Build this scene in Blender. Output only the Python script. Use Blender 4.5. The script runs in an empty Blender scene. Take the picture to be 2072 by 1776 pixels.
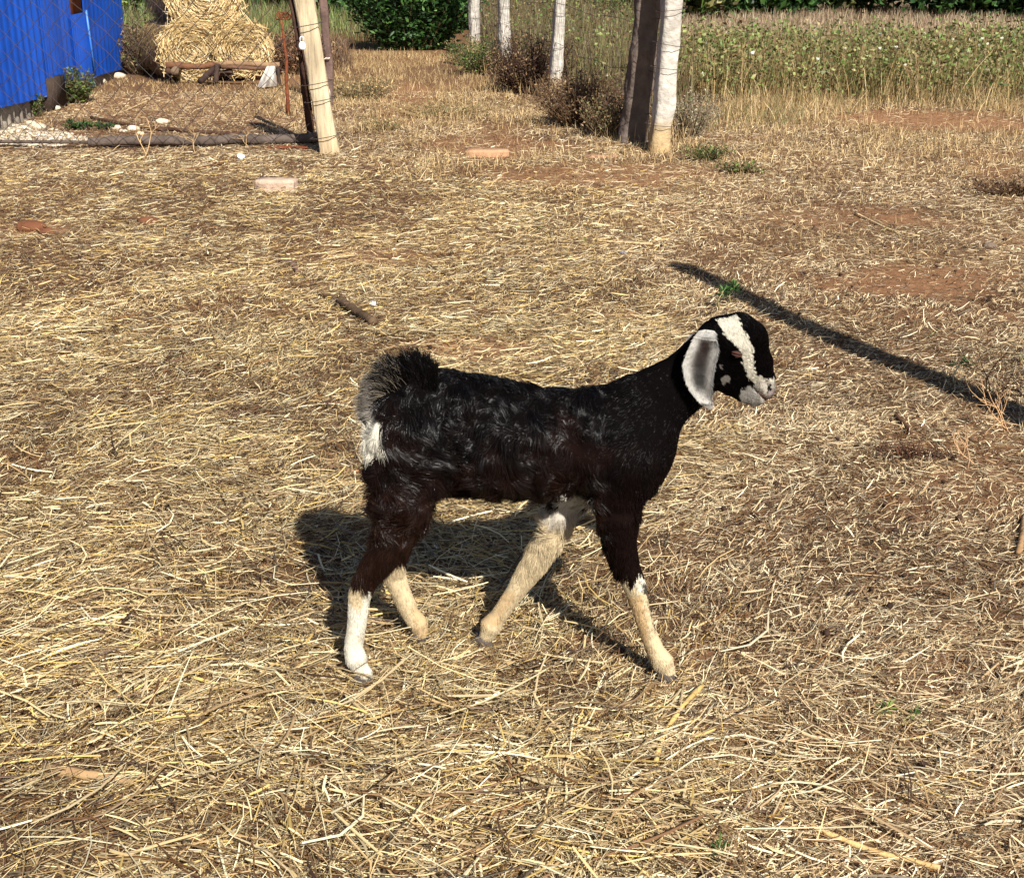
import bpy, math, random
import numpy as np
from mathutils import Vector
rng = np.random.default_rng(7)
random.seed(7)
C = bpy.context.scene
COL = C.collection
# ------------------------------------------------------------------ camera
W, H, F, CX, CY = 2072.0, 1776.0, 2600.0, 1036.0, 888.0
CAMH, PITCH = 1.4, math.radians(20.8)
cam = bpy.data.objects.new('camera', bpy.data.cameras.new('camera'))
COL.objects.link(cam); C.camera = cam
cam.location = (0, 0, CAMH)
cam.rotation_euler = (math.pi/2 - PITCH, 0, 0)
cam.data.sensor_width = 36; cam.data.lens = 36*F/W
cam.data.clip_start = 0.05; cam.data.clip_end = 500
# ------------------------------------------------------------------ light
SUN_EL = math.radians(40); SX, SY = 0.375, -0.927      # horizontal direction towards the sun
w = bpy.data.worlds.new('World'); C.world = w; w.use_nodes = True
nt = w.node_tree; nt.nodes.clear()
sky = nt.nodes.new('ShaderNodeTexSky'); sky.sky_type = 'NISHITA'; sky.sun_disc = False
sky.sun_elevation = SUN_EL; sky.sun_rotation = math.atan2(SX, SY)
bg = nt.nodes.new('ShaderNodeBackground'); bg.inputs[1].default_value = 0.05
ow = nt.nodes.new('ShaderNodeOutputWorld')
nt.links.new(sky.outputs[0], bg.inputs[0]); nt.links.new(bg.outputs[0], ow.inputs[0])
sl = bpy.data.lights.new('sun', 'SUN'); sl.energy = 5.0; sl.angle = math.radians(0.5); sl.color = (1.0, 0.955, 0.88)
so = bpy.data.objects.new('sun', sl); COL.objects.link(so)
ce = math.cos(SUN_EL)
so.rotation_euler = Vector((SX*ce, SY*ce, math.sin(SUN_EL))).to_track_quat('Z', 'Y').to_euler()
C.view_settings.view_transform = 'Standard'; C.view_settings.look = 'None'
C.view_settings.exposure = 0.75; C.view_settings.gamma = 1
C.render.engine = 'CYCLES'; C.cycles.max_bounces = 5; C.cycles.diffuse_bounces = 2
C.cycles.use_adaptive_sampling = True; C.cycles.adaptive_threshold = 0.02
# ------------------------------------------------------------------ measuring helpers
cp, sp = math.cos(PITCH), math.sin(PITCH)
def ray(u, v):
    a, b = (u-CX)/F, (CY-v)/F
    return a, cp + b*sp, b*cp - sp
def G(u, v, z=0.0):
    x, y, dz = ray(u, v); t = (z-CAMH)/dz
    return np.array((x*t, y*t, z))
def PD(u, v, Y):
    x, y, dz = ray(u, v); t = Y/y
    return np.array((x*t, Y, CAMH + dz*t))
def pxm(p): return F/(p[1]*cp + (CAMH-p[2])*sp)        # pixels per metre at a point
def proj(P):
    P = np.asarray(P); d = P[..., 1]*cp + (CAMH-P[..., 2])*sp
    up = P[..., 1]*sp + (P[..., 2]-CAMH)*cp
    return CX + F*P[..., 0]/d, CY - F*up/d
def GXY(pts): return np.array([G(u, v)[:2] for u, v in pts])
# ------------------------------------------------------------------ noise
_tab = rng.random(65536)
def _h(ix, iy, iz=0):
    n = (ix*73856093) ^ (iy*19349663) ^ (iz*83492791)
    return _tab[n & 65535]
def noise2(x, y, s, seed=0):
    x = x/s + seed*17.3; y = y/s - seed*9.1
    ix = np.floor(x).astype(np.int64); iy = np.floor(y).astype(np.int64)
    fx = x-ix; fy = y-iy; fx = fx*fx*(3-2*fx); fy = fy*fy*(3-2*fy)
    a = _h(ix, iy, seed); b = _h(ix+1, iy, seed); c = _h(ix, iy+1, seed); d = _h(ix+1, iy+1, seed)
    return (a*(1-fx)+b*fx)*(1-fy) + (c*(1-fx)+d*fx)*fy
def fbm2(x, y, s, seed=0, o=3):
    r = 0; amp = 0.5; t = 0
    for k in range(o): r = r + amp*noise2(x, y, s/2**k, seed+k); t += amp; amp *= .5
    return r/t
_ROT = np.array([[.36, .48, -.8], [-.8, .6, 0], [.48, .64, .6]])
def noise3(P, s, seed=0):
    return np.clip(.5+((noise3_(P, s, seed)-.5)+(noise3_(P[:, [1, 2, 0]]+3.3, s*.83, seed+50)-.5))*.72, 0, 1)
def noise3_(P, s, seed=0):
    q = (P@_ROT)/s + seed*11.7
    i = np.floor(q).astype(np.int64); f = q-i; f = f*f*(3-2*f)
    r = 0
    for dx in (0, 1):
        for dy in (0, 1):
            for dz in (0, 1):
                wgt = (f[:, 0] if dx else 1-f[:, 0])*(f[:, 1] if dy else 1-f[:, 1])*(f[:, 2] if dz else 1-f[:, 2])
                r = r + wgt*_h(i[:, 0]+dx, i[:, 1]+dy, i[:, 2]+dz+seed*31)
    return r
def in_poly(x, y, poly):
    r = np.zeros(np.shape(x), bool); n = len(poly)
    for i in range(n):
        x0, y0 = poly[i]; x1, y1 = poly[(i+1) % n]
        if y0 == y1: continue
        c = ((y0 > y) != (y1 > y)) & (x < (x1-x0)*(y-y0)/(y1-y0)+x0)
        r ^= c
    return r
def sstep(a, b, x): t = np.clip((x-a)/(b-a), 0, 1); return t*t*(3-2*t)
# ------------------------------------------------------------------ object helpers
def tag(o, label=None, cat=None, group=None, kind=None):
    if label: o['label'] = label
    if cat: o['category'] = cat
    if group: o['group'] = group
    if kind: o['kind'] = kind
    return o
def empty(name, loc=(0, 0, 0), **k):
    o = bpy.data.objects.new(name, None); o.location = loc; o.empty_display_size = .1
    COL.objects.link(o); return tag(o, **k)
def mk(name, V, faces, mat=None, col=None, parent=None, smooth=False, **k):
    """faces: (M,4)/(M,3) array or list of such arrays"""
    V = np.asarray(V, np.float32)
    if not isinstance(faces, list): faces = [faces]
    faces = [np.asarray(f, np.int32) for f in faces if len(f)]
    me = bpy.data.meshes.new(name)
    off = np.zeros(3, np.float32)
    if parent is not None: off = np.array(parent.location, np.float32)
    me.vertices.add(len(V)); me.vertices.foreach_set('co', (V-off).ravel())
    nl = sum(f.size for f in faces); npol = sum(len(f) for f in faces)
    me.loops.add(nl); me.loops.foreach_set('vertex_index', np.concatenate([f.ravel() for f in faces]))
    st = []; s = 0
    for f in faces:
        st.append(s + np.arange(len(f))*f.shape[1]); s += f.size
    me.polygons.add(npol); me.polygons.foreach_set('loop_start', np.concatenate(st).astype(np.int32))
    if smooth: me.polygons.foreach_set('use_smooth', np.ones(npol, bool))
    if col is not None:
        c = np.ones((len(V), 4), np.float32); c[:, :3] = col
        at = me.color_attributes.new('Col', 'FLOAT_COLOR', 'POINT'); at.data.foreach_set('color', c.ravel())
    me.update(calc_edges=True)
    if mat: me.materials.append(mat)
    o = bpy.data.objects.new(name, me); COL.objects.link(o)
    if parent is not None: o.parent = parent
    return tag(o, **k)
class MB:
    def __init__(s): s.v = []; s.q = []; s.t = []; s.c = []; s.n = 0
    def add(s, V, Q=None, T=None, col=(1, 1, 1)):
        V = np.asarray(V, float)
        if Q is not None and len(Q): s.q.append(np.asarray(Q)+s.n)
        if T is not None and len(T): s.t.append(np.asarray(T)+s.n)
        c = np.empty((len(V), 3)); c[:] = col
        s.v.append(V); s.c.append(c); s.n += len(V); return s
    def box(s, c, size, col=(1, 1, 1), rz=0., jit=0.):
        a = np.array([(x, y, z) for x in (-.5, .5) for y in (-.5, .5) for z in (-.5, .5)])*np.array(size)
        if jit: a = a + rng.normal(0, jit, a.shape)
        cc, ss = math.cos(rz), math.sin(rz)
        a = np.stack([a[:, 0]*cc-a[:, 1]*ss, a[:, 0]*ss+a[:, 1]*cc, a[:, 2]], 1)+np.array(c)
        return s.add(a, [(0, 1, 3, 2), (4, 6, 7, 5), (0, 4, 5, 1), (2, 3, 7, 6), (0, 2, 6, 4), (1, 5, 7, 3)], col=col)
    def tube(s, P, R, n=6, col=(1, 1, 1), cap=True, prof=None, up=None, cols=None):
        P = np.asarray(P, float); m = len(P); R = np.broadcast_to(np.asarray(R, float), (m,))
        T = np.gradient(P, axis=0); T /= np.linalg.norm(T, axis=1)[:, None]+1e-12
        u0 = np.array(up if up is not None else ((0, 0, 1) if abs(T[0][2]) < .8 else (1, 0, 0)), float)
        A = np.cross(T, u0); A /= np.linalg.norm(A, axis=1)[:, None]+1e-12; B = np.cross(A, T)
        th = np.arange(n)*2*math.pi/n
        pr = np.ones((m, n)) if prof is None else prof
        V = P[:, None]+(A[:, None]*np.cos(th)[None, :, None]+B[:, None]*np.sin(th)[None, :, None])*(R[:, None]*pr)[:, :, None]
        V = V.reshape(-1, 3)
        i = np.arange(m-1)[:, None]*n; j = np.arange(n)[None]; k = (j+1) % n
        Q = np.stack([i+j, i+k, i+n+k, i+n+j], -1).reshape(-1, 4)
        cc = col if cols is None else np.repeat(np.asarray(cols, float), n, axis=0)
        if cap:
            V = np.vstack([V, P[:1], P[-1:]]); a = m*n
            if cols is not None: cc = np.vstack([cc, cols[0], cols[-1]])
            t1 = np.stack([np.full(n, a), (np.arange(n)+1) % n, np.arange(n)], 1)
            t2 = np.stack([np.full(n, a+1), (m-1)*n+np.arange(n), (m-1)*n+(np.arange(n)+1) % n], 1)
            return s.add(V, Q, np.vstack([t1, t2]), col=cc)
        return s.add(V, Q, col=cc)
    def build(s, name, mat, parent=None, smooth=False, **k):
        f = []
        if s.q: f.append(np.vstack(s.q))
        if s.t: f.append(np.vstack(s.t))
        return mk(name, np.vstack(s.v), f, mat, np.vstack(s.c), parent, smooth, **k)
def L(r, g, b):
    return np.array([(c/255/12.92) if c/255 <= .04045 else ((c/255+.055)/1.055)**2.4 for c in (r, g, b)])
def lerpc(pal, t):
    """pick colours from a palette list with per-item random t in 0..1"""
    pal = np.asarray(pal); i = np.minimum((t*len(pal)).astype(int), len(pal)-1); return pal[i]
# ------------------------------------------------------------------ materials
def mat(name, rough=.6, spec=.3, col=None, vary=0, vscale=30, bump=0, bscale=60, metal=0, sss=0, stretch=None, trans=0, sheen=0):
    m = bpy.data.materials.new(name); m.use_nodes = True; n = m.node_tree
    b = n.nodes['Principled BSDF']; b.inputs['Roughness'].default_value = rough
    b.inputs['Specular IOR Level'].default_value = spec; b.inputs['Metallic'].default_value = metal
    if sheen: b.inputs['Sheen Weight'].default_value = sheen
    if col is None:
        a = n.nodes.new('ShaderNodeAttribute'); a.attribute_name = 'Col'; src = a.outputs['Color']
    else:
        a = n.nodes.new('ShaderNodeRGB'); a.outputs[0].default_value = (*col, 1); src = a.outputs[0]
    tc = n.nodes.new('ShaderNodeTexCoord'); vec = tc.outputs['Object']
    if stretch:
        mp = n.nodes.new('ShaderNodeMapping'); mp.inputs['Scale'].default_value = stretch
        n.links.new(vec, mp.inputs[0]); vec = mp.outputs[0]
    if vary:
        t = n.nodes.new('ShaderNodeTexNoise'); t.inputs['Scale'].default_value = vscale; t.inputs['Detail'].default_value = 8
        n.links.new(vec, t.inputs['Vector'])
        r = n.nodes.new('ShaderNodeMapRange'); r.inputs[1].default_value = .3; r.inputs[2].default_value = .7
        r.inputs[3].default_value = 1-vary; r.inputs[4].default_value = 1+vary*.6; n.links.new(t.outputs[0], r.inputs[0])
        v = n.nodes.new('ShaderNodeVectorMath'); v.operation = 'SCALE'; n.links.new(src, v.inputs[0]); n.links.new(r.outputs[0], v.inputs['Scale'])
        src = v.outputs[0]
    n.links.new(src, b.inputs['Base Color'])
    if bump:
        t = n.nodes.new('ShaderNodeTexNoise'); t.inputs['Scale'].default_value = bscale; t.inputs['Detail'].default_value = 8
        n.links.new(vec, t.inputs['Vector'])
        bp = n.nodes.new('ShaderNodeBump'); bp.inputs['Strength'].default_value = bump; bp.inputs['Distance'].default_value = .02
        n.links.new(t.outputs[0], bp.inputs['Height']); n.links.new(bp.outputs[0], b.inputs['Normal'])
    if trans:
        o = n.nodes['Material Output']; tr = n.nodes.new('ShaderNodeBsdfTranslucent'); n.links.new(src, tr.inputs[0])
        mx = n.nodes.new('ShaderNodeMixShader'); mx.inputs[0].default_value = trans
        n.links.new(b.outputs[0], mx.inputs[1]); n.links.new(tr.outputs[0], mx.inputs[2]); n.links.new(mx.outputs[0], o.inputs[0])
    return m
M_straw = mat('straw', .5, .35, trans=.12)
M_leaf = mat('leaf', .5, .35, trans=.25)
M_twig = mat('dry_twig', .8, .15)
M_stone = mat('rough_stone', .9, .15, vary=.25, vscale=14, bump=.9, bscale=22)
M_wood = mat('weathered_wood', .85, .15, vary=.4, vscale=9, bump=.6, bscale=30)
M_wire = mat('rusty_wire', .7, .3, col=(.07, .05, .045))
M_brick = mat('brick', .9, .15, vary=.2, vscale=25, bump=.4, bscale=60)
M_iron = mat('rusty_iron', .85, .2, vary=.35, vscale=40, bump=.3)
M_blue = mat('blue_painted_sheet', .42, .5, vary=.18, vscale=3)
M_grey = mat('grey_corrugated_sheet', .8, .3, vary=.35, vscale=12)
M_plastic = mat('white_plastic', .35, .5)
# ------------------------------------------------------------------ terrain
def hz(x, y):
    f = sstep(40, 14, y)
    return (0.022*(fbm2(x, y, .9, 3)-.5) + .012*(fbm2(x, y, .22, 5)-.5))*np.clip(f, 0, 1)
# bare patches (view pixels -> ground), used for both soil tint and straw density
BARE = [((1000, 300, 150, 26), .9), ((1180, 355, 260, 26), .8), ((1400, 190, 190, 26), 1.1), ((1900, 245, 230, 20), 1.1), ((820, 210, 60, 40), .8),
        ((1000, 275, 90, 22), .7), ((950, 712, 150, 28), .8), ((760, 520, 170, 22), .5), ((1850, 570, 200, 40), .9), ((1700, 440, 160, 25), .5),
        ((1750, 730, 160, 35), .5), ((1950, 880, 190, 60), .55), ((2000, 1000, 180, 60), .5), ((1950, 650, 180, 40), .5), ((1200, 1320, 90, 40), .7),
        ((1400, 1330, 90, 35), .6), ((750, 1440, 80, 40), .5), ((1420, 1120, 110, 50), .4), ((70, 465, 70, 14), .9), ((1780, 1500, 90, 40), .4), ((1900, 1360, 140, 40), .4),
        ((350, 245, 330, 55), .45), ((1600, 560, 200, 30), .3), ((1330, 1560, 60, 30), .4), ((560, 150, 100, 20), .5), ((1100, 820, 120, 30), .3)]
def bare(x, y):
    return bare_(x, y)*.95
def bare_(x, y):
    P = np.stack([x, y, np.zeros_like(x)], -1); u, v = proj(P)
    r = np.zeros_like(x)
    n = noise2(x, y, .35, 21)+.5*noise2(x, y, .12, 22)
    for (a, b, c, d), s in BARE:
        q = ((u-a)/c)**2+((v-b)/d)**2
        r = np.maximum(r, s*sstep(1.5, .35, q+(n-.75)*1.1))
    g = sstep(.60, .76, fbm2(x, y, .5, 31))*.6
    side = sstep(-.3, 1.2, x-(y-3)*.12)
    return np.clip(r+g*(.25+.75*side), 0, 1)
def strawy(x, y):      # 1 = golden long straw (left, near), 0 = pale short grass chaff (right)
    n = (fbm2(x, y, .6, 41)-.5)*1.2
    near = sstep(1.0, -.55, x-.05+(y-2.2)*-.10+n*.9)
    return np.clip(near*sstep(11, 7, y)+.15, 0, 1)
def grid_sheet():
    xs = np.concatenate([-np.geomspace(90, 5, 26), np.arange(-4.8, 4.81, .06), np.geomspace(5, 90, 26)])
    ys = np.concatenate([np.linspace(-12, 1.2, 12), np.arange(1.3, 8, .06), np.arange(8, 18, .14), np.geomspace(18.2, 220, 40)])
    X, Y = np.meshgrid(xs, ys); Z = hz(X, Y)
    n, m = X.shape; idx = np.arange(n*m).reshape(n, m)
    Q = np.stack([idx[:-1, :-1], idx[:-1, 1:], idx[1:, 1:], idx[1:, :-1]], -1).reshape(-1, 4)
    x, y = X.ravel(), Y.ravel()
    dry = L(140, 108, 76); red = L(144, 102, 72); dark = L(92, 66, 48)
    b = bare(x, y)[:, None]; n1 = fbm2(x, y, 1.3, 51)[:, None]
    c = dark*(1-n1)+dry*n1*.9
    c = c*(1-b)+(red*.45+L(142, 106, 76)*.55)*b*(.75+.4*n1)
    return X, Y, Z, Q, c
def soil_mat():
    m = bpy.data.materials.new('dry_soil'); m.use_nodes = True; n = m.node_tree; N = n.nodes; K = n.links
    b = N['Principled BSDF']; b.inputs['Roughness'].default_value = .95; b.inputs['Specular IOR Level'].default_value = .1
    a = N.new('ShaderNodeAttribute'); a.attribute_name = 'Col'; tc = N.new('ShaderNodeTexCoord')
    t = N.new('ShaderNodeTexNoise'); t.inputs['Scale'].default_value = 26; t.inputs['Detail'].default_value = 12; t.inputs['Roughness'].default_value = .7
    K.new(tc.outputs['Object'], t.inputs['Vector'])
    r = N.new('ShaderNodeMapRange'); r.inputs[1].default_value = .3; r.inputs[2].default_value = .72; r.inputs[3].default_value = .55; r.inputs[4].default_value = 1.35
    K.new(t.outputs[0], r.inputs[0]); v = N.new('ShaderNodeVectorMath'); v.operation = 'SCALE'
    K.new(a.outputs[0], v.inputs[0]); K.new(r.outputs[0], v.inputs['Scale'])
    # small straw-coloured crumbs trodden into the soil
    vo = N.new('ShaderNodeTexVoronoi'); vo.inputs['Scale'].default_value = 75; K.new(tc.outputs['Object'], vo.inputs['Vector'])
    rr = N.new('ShaderNodeMapRange'); rr.inputs[1].default_value = .22; rr.inputs[2].default_value = .12; K.new(vo.outputs[0], rr.inputs[0])
    t2 = N.new('ShaderNodeTexNoise'); t2.inputs['Scale'].default_value = 5; K.new(tc.outputs['Object'], t2.inputs['Vector'])
    r2 = N.new('ShaderNodeMapRange'); r2.inputs[1].default_value = .45; r2.inputs[2].default_value = .6; K.new(t2.outputs[0], r2.inputs[0])
    mu = N.new('ShaderNodeMath'); mu.operation = 'MULTIPLY'; K.new(rr.outputs[0], mu.inputs[0]); K.new(r2.outputs[0], mu.inputs[1])
    mx = N.new('ShaderNodeMixRGB'); K.new(mu.outputs[0], mx.inputs[0]); K.new(v.outputs[0], mx.inputs[1]); mx.inputs[2].default_value = (.45, .33, .18, 1)
    K.new(mx.outputs[0], b.inputs['Base Color'])
    bp = N.new('ShaderNodeBump'); bp.inputs['Strength'].default_value = .9; bp.inputs['Distance'].default_value = .012
    K.new(t.outputs[0], bp.inputs['Height']); K.new(bp.outputs[0], b.inputs['Normal'])
    return m
X, Y, Z, Q, c = grid_sheet()
mk('ground', np.stack([X, Y, Z], -1).reshape(-1, 3), Q, soil_mat(), c, smooth=True, kind='structure', label='dry reddish soil of the yard and path')
# ------------------------------------------------------------------ blades: straw, grass, chaff, stalks
def blades(pos, az, tilt, Ln, Wd, col, bend=0., curve=0., roll=0., nseg=3, taper=0., ridge=False, tipcol=None, floor=None):
    """vectorised ribbons; pos (N,3) start; returns V, Q, col"""
    N = len(pos); az = np.broadcast_to(az, (N,)).astype(float); tilt = np.broadcast_to(tilt, (N,)).astype(float)
    Ln = np.broadcast_to(Ln, (N,)); Wd = np.broadcast_to(Wd, (N,)); bend = np.broadcast_to(bend, (N,))
    curve = np.broadcast_to(curve, (N,)); roll = np.broadcast_to(roll, (N,))
    p = np.array(pos, float); rows = []; seg = Ln/nseg
    for k in range(nseg+1):
        a = az+curve*(k/nseg); t = tilt+bend*(k/nseg)
        d = np.stack([np.cos(a)*np.cos(t), np.sin(a)*np.cos(t), np.sin(t)], 1)
        s = np.stack([-np.sin(a), np.cos(a), 0*a], 1); n = np.cross(d, s)
        s2 = s*np.cos(roll)[:, None]+n*np.sin(roll)[:, None]; n2 = np.cross(d, s2)
        wk = Wd*(1-taper*(k/nseg)**1.5)*.5
        if taper and k == 0: wk = wk*.6
        q = p.copy()
        if floor is not None: q[:, 2] = np.maximum(q[:, 2], floor+.0015)
        if ridge: rows.append(np.stack([q-s2*wk[:, None], q+n2*(wk*.7)[:, None], q+s2*wk[:, None]], 1))
        else: rows.append(np.stack([q-s2*wk[:, None], q+s2*wk[:, None]], 1))
        p = p+d*seg[:, None]
    V = np.stack(rows, 1); kk = V.shape[2]                       # N, nseg+1, kk, 3
    base = np.arange(N)[:, None, None]*((nseg+1)*kk); i = np.arange(nseg)[None, :, None]*kk; j = np.arange(kk-1)[None, None]
    q = base+i+j; Q = np.stack([q, q+1, q+kk+1, q+kk], -1).reshape(-1, 4)
    c = np.broadcast_to(np.asarray(col)[:, None, None, :], (N, nseg+1, kk, 3)).copy()
    if tipcol is not None:
        t = (np.arange(nseg+1)/nseg)[None, :, None, None]; c = c*(1-t)+np.asarray(tipcol)[:, None, None, :]*t
    return V.reshape(-1, 3), Q, c.reshape(-1, 3)
GOLD = [L(230, 206, 154), L(220, 192, 138), L(242, 222, 174), L(204, 174, 124), L(182, 152, 108), L(246, 234, 196), L(148, 120, 84), L(218, 186, 112), L(198, 178, 140)]
PALE = [L(236, 214, 172), L(226, 202, 158), L(246, 232, 196), L(204, 176, 134), L(184, 154, 114), L(214, 192, 152), L(150, 120, 86)]
BRWN = [L(112, 80, 52), L(92, 66, 48), L(76, 56, 42), L(132, 104, 74), L(104, 90, 72), L(122, 84, 48)]
def visible(x, y, m=.35):
    d = y*cp+CAMH*sp
    return (np.abs(x) < .3985*d+m)
def scatter(n, y0, y1, power=0., margin=.35):
    """random ground points inside the wedge the camera looks over, density ~ y**-power"""
    u = rng.random(n*2); q = 2-power          # area grows ~ y
    y = (y0**q+(y1**q-y0**q)*u)**(1/q)
    d = y*cp+CAMH*sp; x = (rng.random(n*2)*2-1)*(.3985*d+margin)
    return x[:n], y[:n]
STUFF = MB()
HOOVES = [tuple(G(u, v)[:2]) for u, v in ((738, 1386), (851, 1299), (1350, 1378), (984, 1307))]
def litter(x, y, kind):
    n = len(x); r = rng.random
    s = strawy(x, y); b = bare(x, y)
    far = np.clip((y-2.5)/7, 0, 1)
    g = hz(x, y)
    patch = fbm2(x, y, .45, 61); warm = np.clip(s*.9+(r(n)-.5)*.5, 0, 1)
    if kind == 'long':
        keep = r(n) < (.05+.80*s)*(1-b*.9)*(.35+.9*sstep(.3, .6, patch))
        Ln = (.04+.22*r(n)**2.0*(.5+.5*s))*(1-.5*sstep(2.2, 3.6, y)); Wd = (.0015+.0042*r(n)**2.4)*(1+far*.5); depth = .030*s+.010
        z = g+depth*r(n)**1.3; tilt = rng.normal(0, .10, n); cv = rng.normal(0, .7, n)*(Ln/.13); bd = rng.normal(0, .15, n)
        hd = np.min([np.hypot(x-a, y-b_) for a, b_ in HOOVES], axis=0); z = np.where(hd < .12, g+.002, z); tilt = np.where(hd < .12, 0, tilt); keep &= (hd > .07) | (r(n) < .3)
        nseg, ridge, tp = 3, True, .3
    elif kind == 'short':
        keep = r(n) < (1-b*.88)
        Ln = .015+.06*r(n)**1.6; Wd = (.0010+.0020*r(n)**1.5)*(1+far*1.1); z = g+(.004+.020*s)*r(n); tilt = rng.normal(0, .22, n)
        cv = rng.normal(0, .5, n); bd = rng.normal(0, .3, n); nseg, ridge, tp = 2, False, .4
    else:      # chaff: curled dry leaf bits standing up a little
        keep = r(n) < (1-b*.93)*(1-s*.55)*(.3+sstep(.35, .6, fbm2(x, y, .12, 71)))
        Ln = .010+.028*r(n); Wd = (.0018+.0034*r(n)**1.6)*(1+far*.6); z = g+.004*r(n); tilt = rng.uniform(-.1, .95, n)
        cv = rng.normal(0, .9, n); bd = rng.normal(-.5, .6, n); nseg, ridge, tp = 2, False, .8
    t = r(n)
    cg = lerpc(GOLD, t); cpal = lerpc(PALE, t); c = np.where((warm > .5)[:, None], cg, cpal)
    br = r(n) < (.20+.32*sstep(.55, .38, patch))
    c = np.where(br[:, None], lerpc(BRWN, r(n)), c)
    c = c*(.5+.72*r(n)[:, None]**1.3)*(.82+.36*fbm2(x, y, .8, 81)[:, None])
    az = rng.uniform(0, 2*math.pi, n)
    # straw tends to lie in local swathes
    az = np.where(r(n) < .5, (noise2(x, y, .35, 91)*2.8-1.2)+rng.normal(0, .55, n), az)
    k = keep
    V, Qd, cc = blades(np.stack([x, y, z], 1)[k], az[k], tilt[k], Ln[k], Wd[k], c[k], bd[k], cv[k], rng.normal(0, .6, n)[k], nseg, tp, ridge, floor=g[k])
    return V, Qd, cc, k.sum()
def stuff_litter(name, spec, label, m=M_straw):
    mb = MB()
    for n, y0, y1, power, kind in spec:
        x, y = scatter(n, y0, y1, power); V, Qd, cc, k = litter(x, y, kind); mb.add(V, Qd, col=cc)
    mb.build(name, m, kind='stuff', label=label)
DENS = 1.0
stuff_litter('straw_litter', [(int(62000*DENS), 1.35, 5, .6, 'long'), (int(80000*DENS), 4.2, 13, .9, 'long')], 'loose golden straw stalks strewn over the soil')
stuff_litter('chaff_litter', [(int(150000*DENS), 1.35, 5, .6, 'short'), (int(240000*DENS), 3.6, 14, .9, 'short'), (int(230000*DENS), 1.35, 6, .8, 'chaff'), (int(90000*DENS), 5, 14, .8, 'chaff')],
             'short broken straw and pale dried grass chaff on the soil')
DRYG = [L(206, 178, 128), L(186, 156, 108), L(166, 136, 94), L(222, 196, 146), L(140, 114, 80), L(150, 132, 92)]
M_split = mat('split_stone', .9, .15, vary=.35, vscale=10, bump=1.0, bscale=14, stretch=(3, 3, .35))
# ------------------------------------------------------------------ blue sheet-metal shed, left
def wallpt(t, z, off=0.):     # t = metres along the wall from its near end; wall runs away from the camera
    a = np.array([-4.02, 9.2]); b = np.array([-4.70, 16.05]); d = (b-a)/np.linalg.norm(b-a); n = np.array([d[1], -d[0]])
    p = a+d*t+n*off; return np.array([p[0], p[1], z])
SHL = float(np.linalg.norm(np.array([-4.70, 16.05])-np.array([-4.02, 9.2])))
shed = empty('shed', (-5.5, 12.5, 0), label='blue sheet metal shed with grey corrugated skirting at the left edge', cat='shed')
def ribbed(t0, t1, z0, z1, off, pitch, depth, col, zb=None, lean=0., square=True, n=None):
    mb_ = MB(); k = int((t1-t0)/pitch*(6 if square else 8)); T = np.linspace(t0, t1, k); ph = ((T-t0)/pitch) % 1
    if square: o = np.where(ph < .18, sstep(0, .07, ph), np.where(ph < .34, sstep(.34, .24, ph), 0))*depth
    else: o = (.5+.5*np.cos(ph*2*math.pi))*depth
    zz = np.full(k, z0) if zb is None else np.interp(T, *zb)
    zs = np.linspace(0, 1, 5); V = np.array([[wallpt(T[i]+lean*s*(z1-zz[i]), zz[i]+(z1-zz[i])*s, off+o[i]) for s in zs] for i in range(k)]).reshape(-1, 3)
    m = len(zs); idx = np.arange(k*m).reshape(k, m); Q_ = np.stack([idx[:-1, :-1], idx[1:, :-1], idx[1:, 1:], idx[:-1, 1:]], -1).reshape(-1, 4)
    return mb_.add(V, Q_, col=col)
BLU = np.array([.006, .085, .52])
def tu(u, v):            # wall metre below an image point on its foot line
    g = G(u, v); a = np.array([-4.02, 9.2]); return float(np.linalg.norm(g[:2]-a))
def t_at_u(u):           # wall metre seen in image column u (at ground)
    T = np.linspace(-2, SHL+1, 400); U = [proj(wallpt(t, .25))[0] for t in T]; return float(np.interp(u, U, T))
edges = [-60, 96, 146, 178, 252]
TT = [t_at_u(e) for e in edges]; TT[0] = -1.6
def zat(u, v):
    t = t_at_u(u); x, y, dz = ray(u, v); p = wallpt(t, 0); return max(.02, CAMH+dz*(p[1]/y))
ZB = [(0, 218), (90, 196), (111, 191), (150, 168), (178, 160), (200, 151), (253, 138)]
zb0 = ([t_at_u(u) for u, v in ZB], [zat(u, v) for u, v in ZB])
zb0[0].insert(0, -2.); zb0[1].insert(0, .22)
p_ = ribbed(TT[0], TT[1], .2, 2.3, .0, .20, .030, BLU, zb=zb0).build('wall_sheet', M_blue, shed)
p_ = ribbed(TT[1]-.10, TT[2]+.12, .2, 2.3, .022, .17, .018, BLU*.92, zb=zb0).build('wall_sheet', M_blue, shed)
p_ = ribbed(TT[2], TT[3], .2, .80, .045, .10, .012, BLU*1.08, zb=(zb0[0], [z-.07 for z in zb0[1]])).build('wall_sheet', M_blue, shed)
p_ = ribbed(TT[3]-.05, TT[4]+.02, .2, 2.3, .010, .21, .016, BLU*.95, zb=zb0, lean=.085).build('wall_sheet', M_blue, shed)
m_ = MB(); a_ = .02
m_.add([wallpt(TT[2]+.08, .80, .04), wallpt(TT[3]-.18, .80, .04), wallpt(TT[3]-.10, 2.2, .04), wallpt(TT[2]+.15, 2.2, .04), wallpt(TT[2]+.08, .80, .02), wallpt(TT[3]-.18, .80, .02), wallpt(TT[3]-.10, 2.2, .02), wallpt(TT[2]+.15, 2.2, .02)],
       [(0, 1, 2, 3), (4, 7, 6, 5), (0, 4, 5, 1), (1, 5, 6, 2), (0, 3, 7, 4)], col=L(120, 66, 34)); m_.build('patch_board', M_iron, shed, label='rusty brown board')
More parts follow.
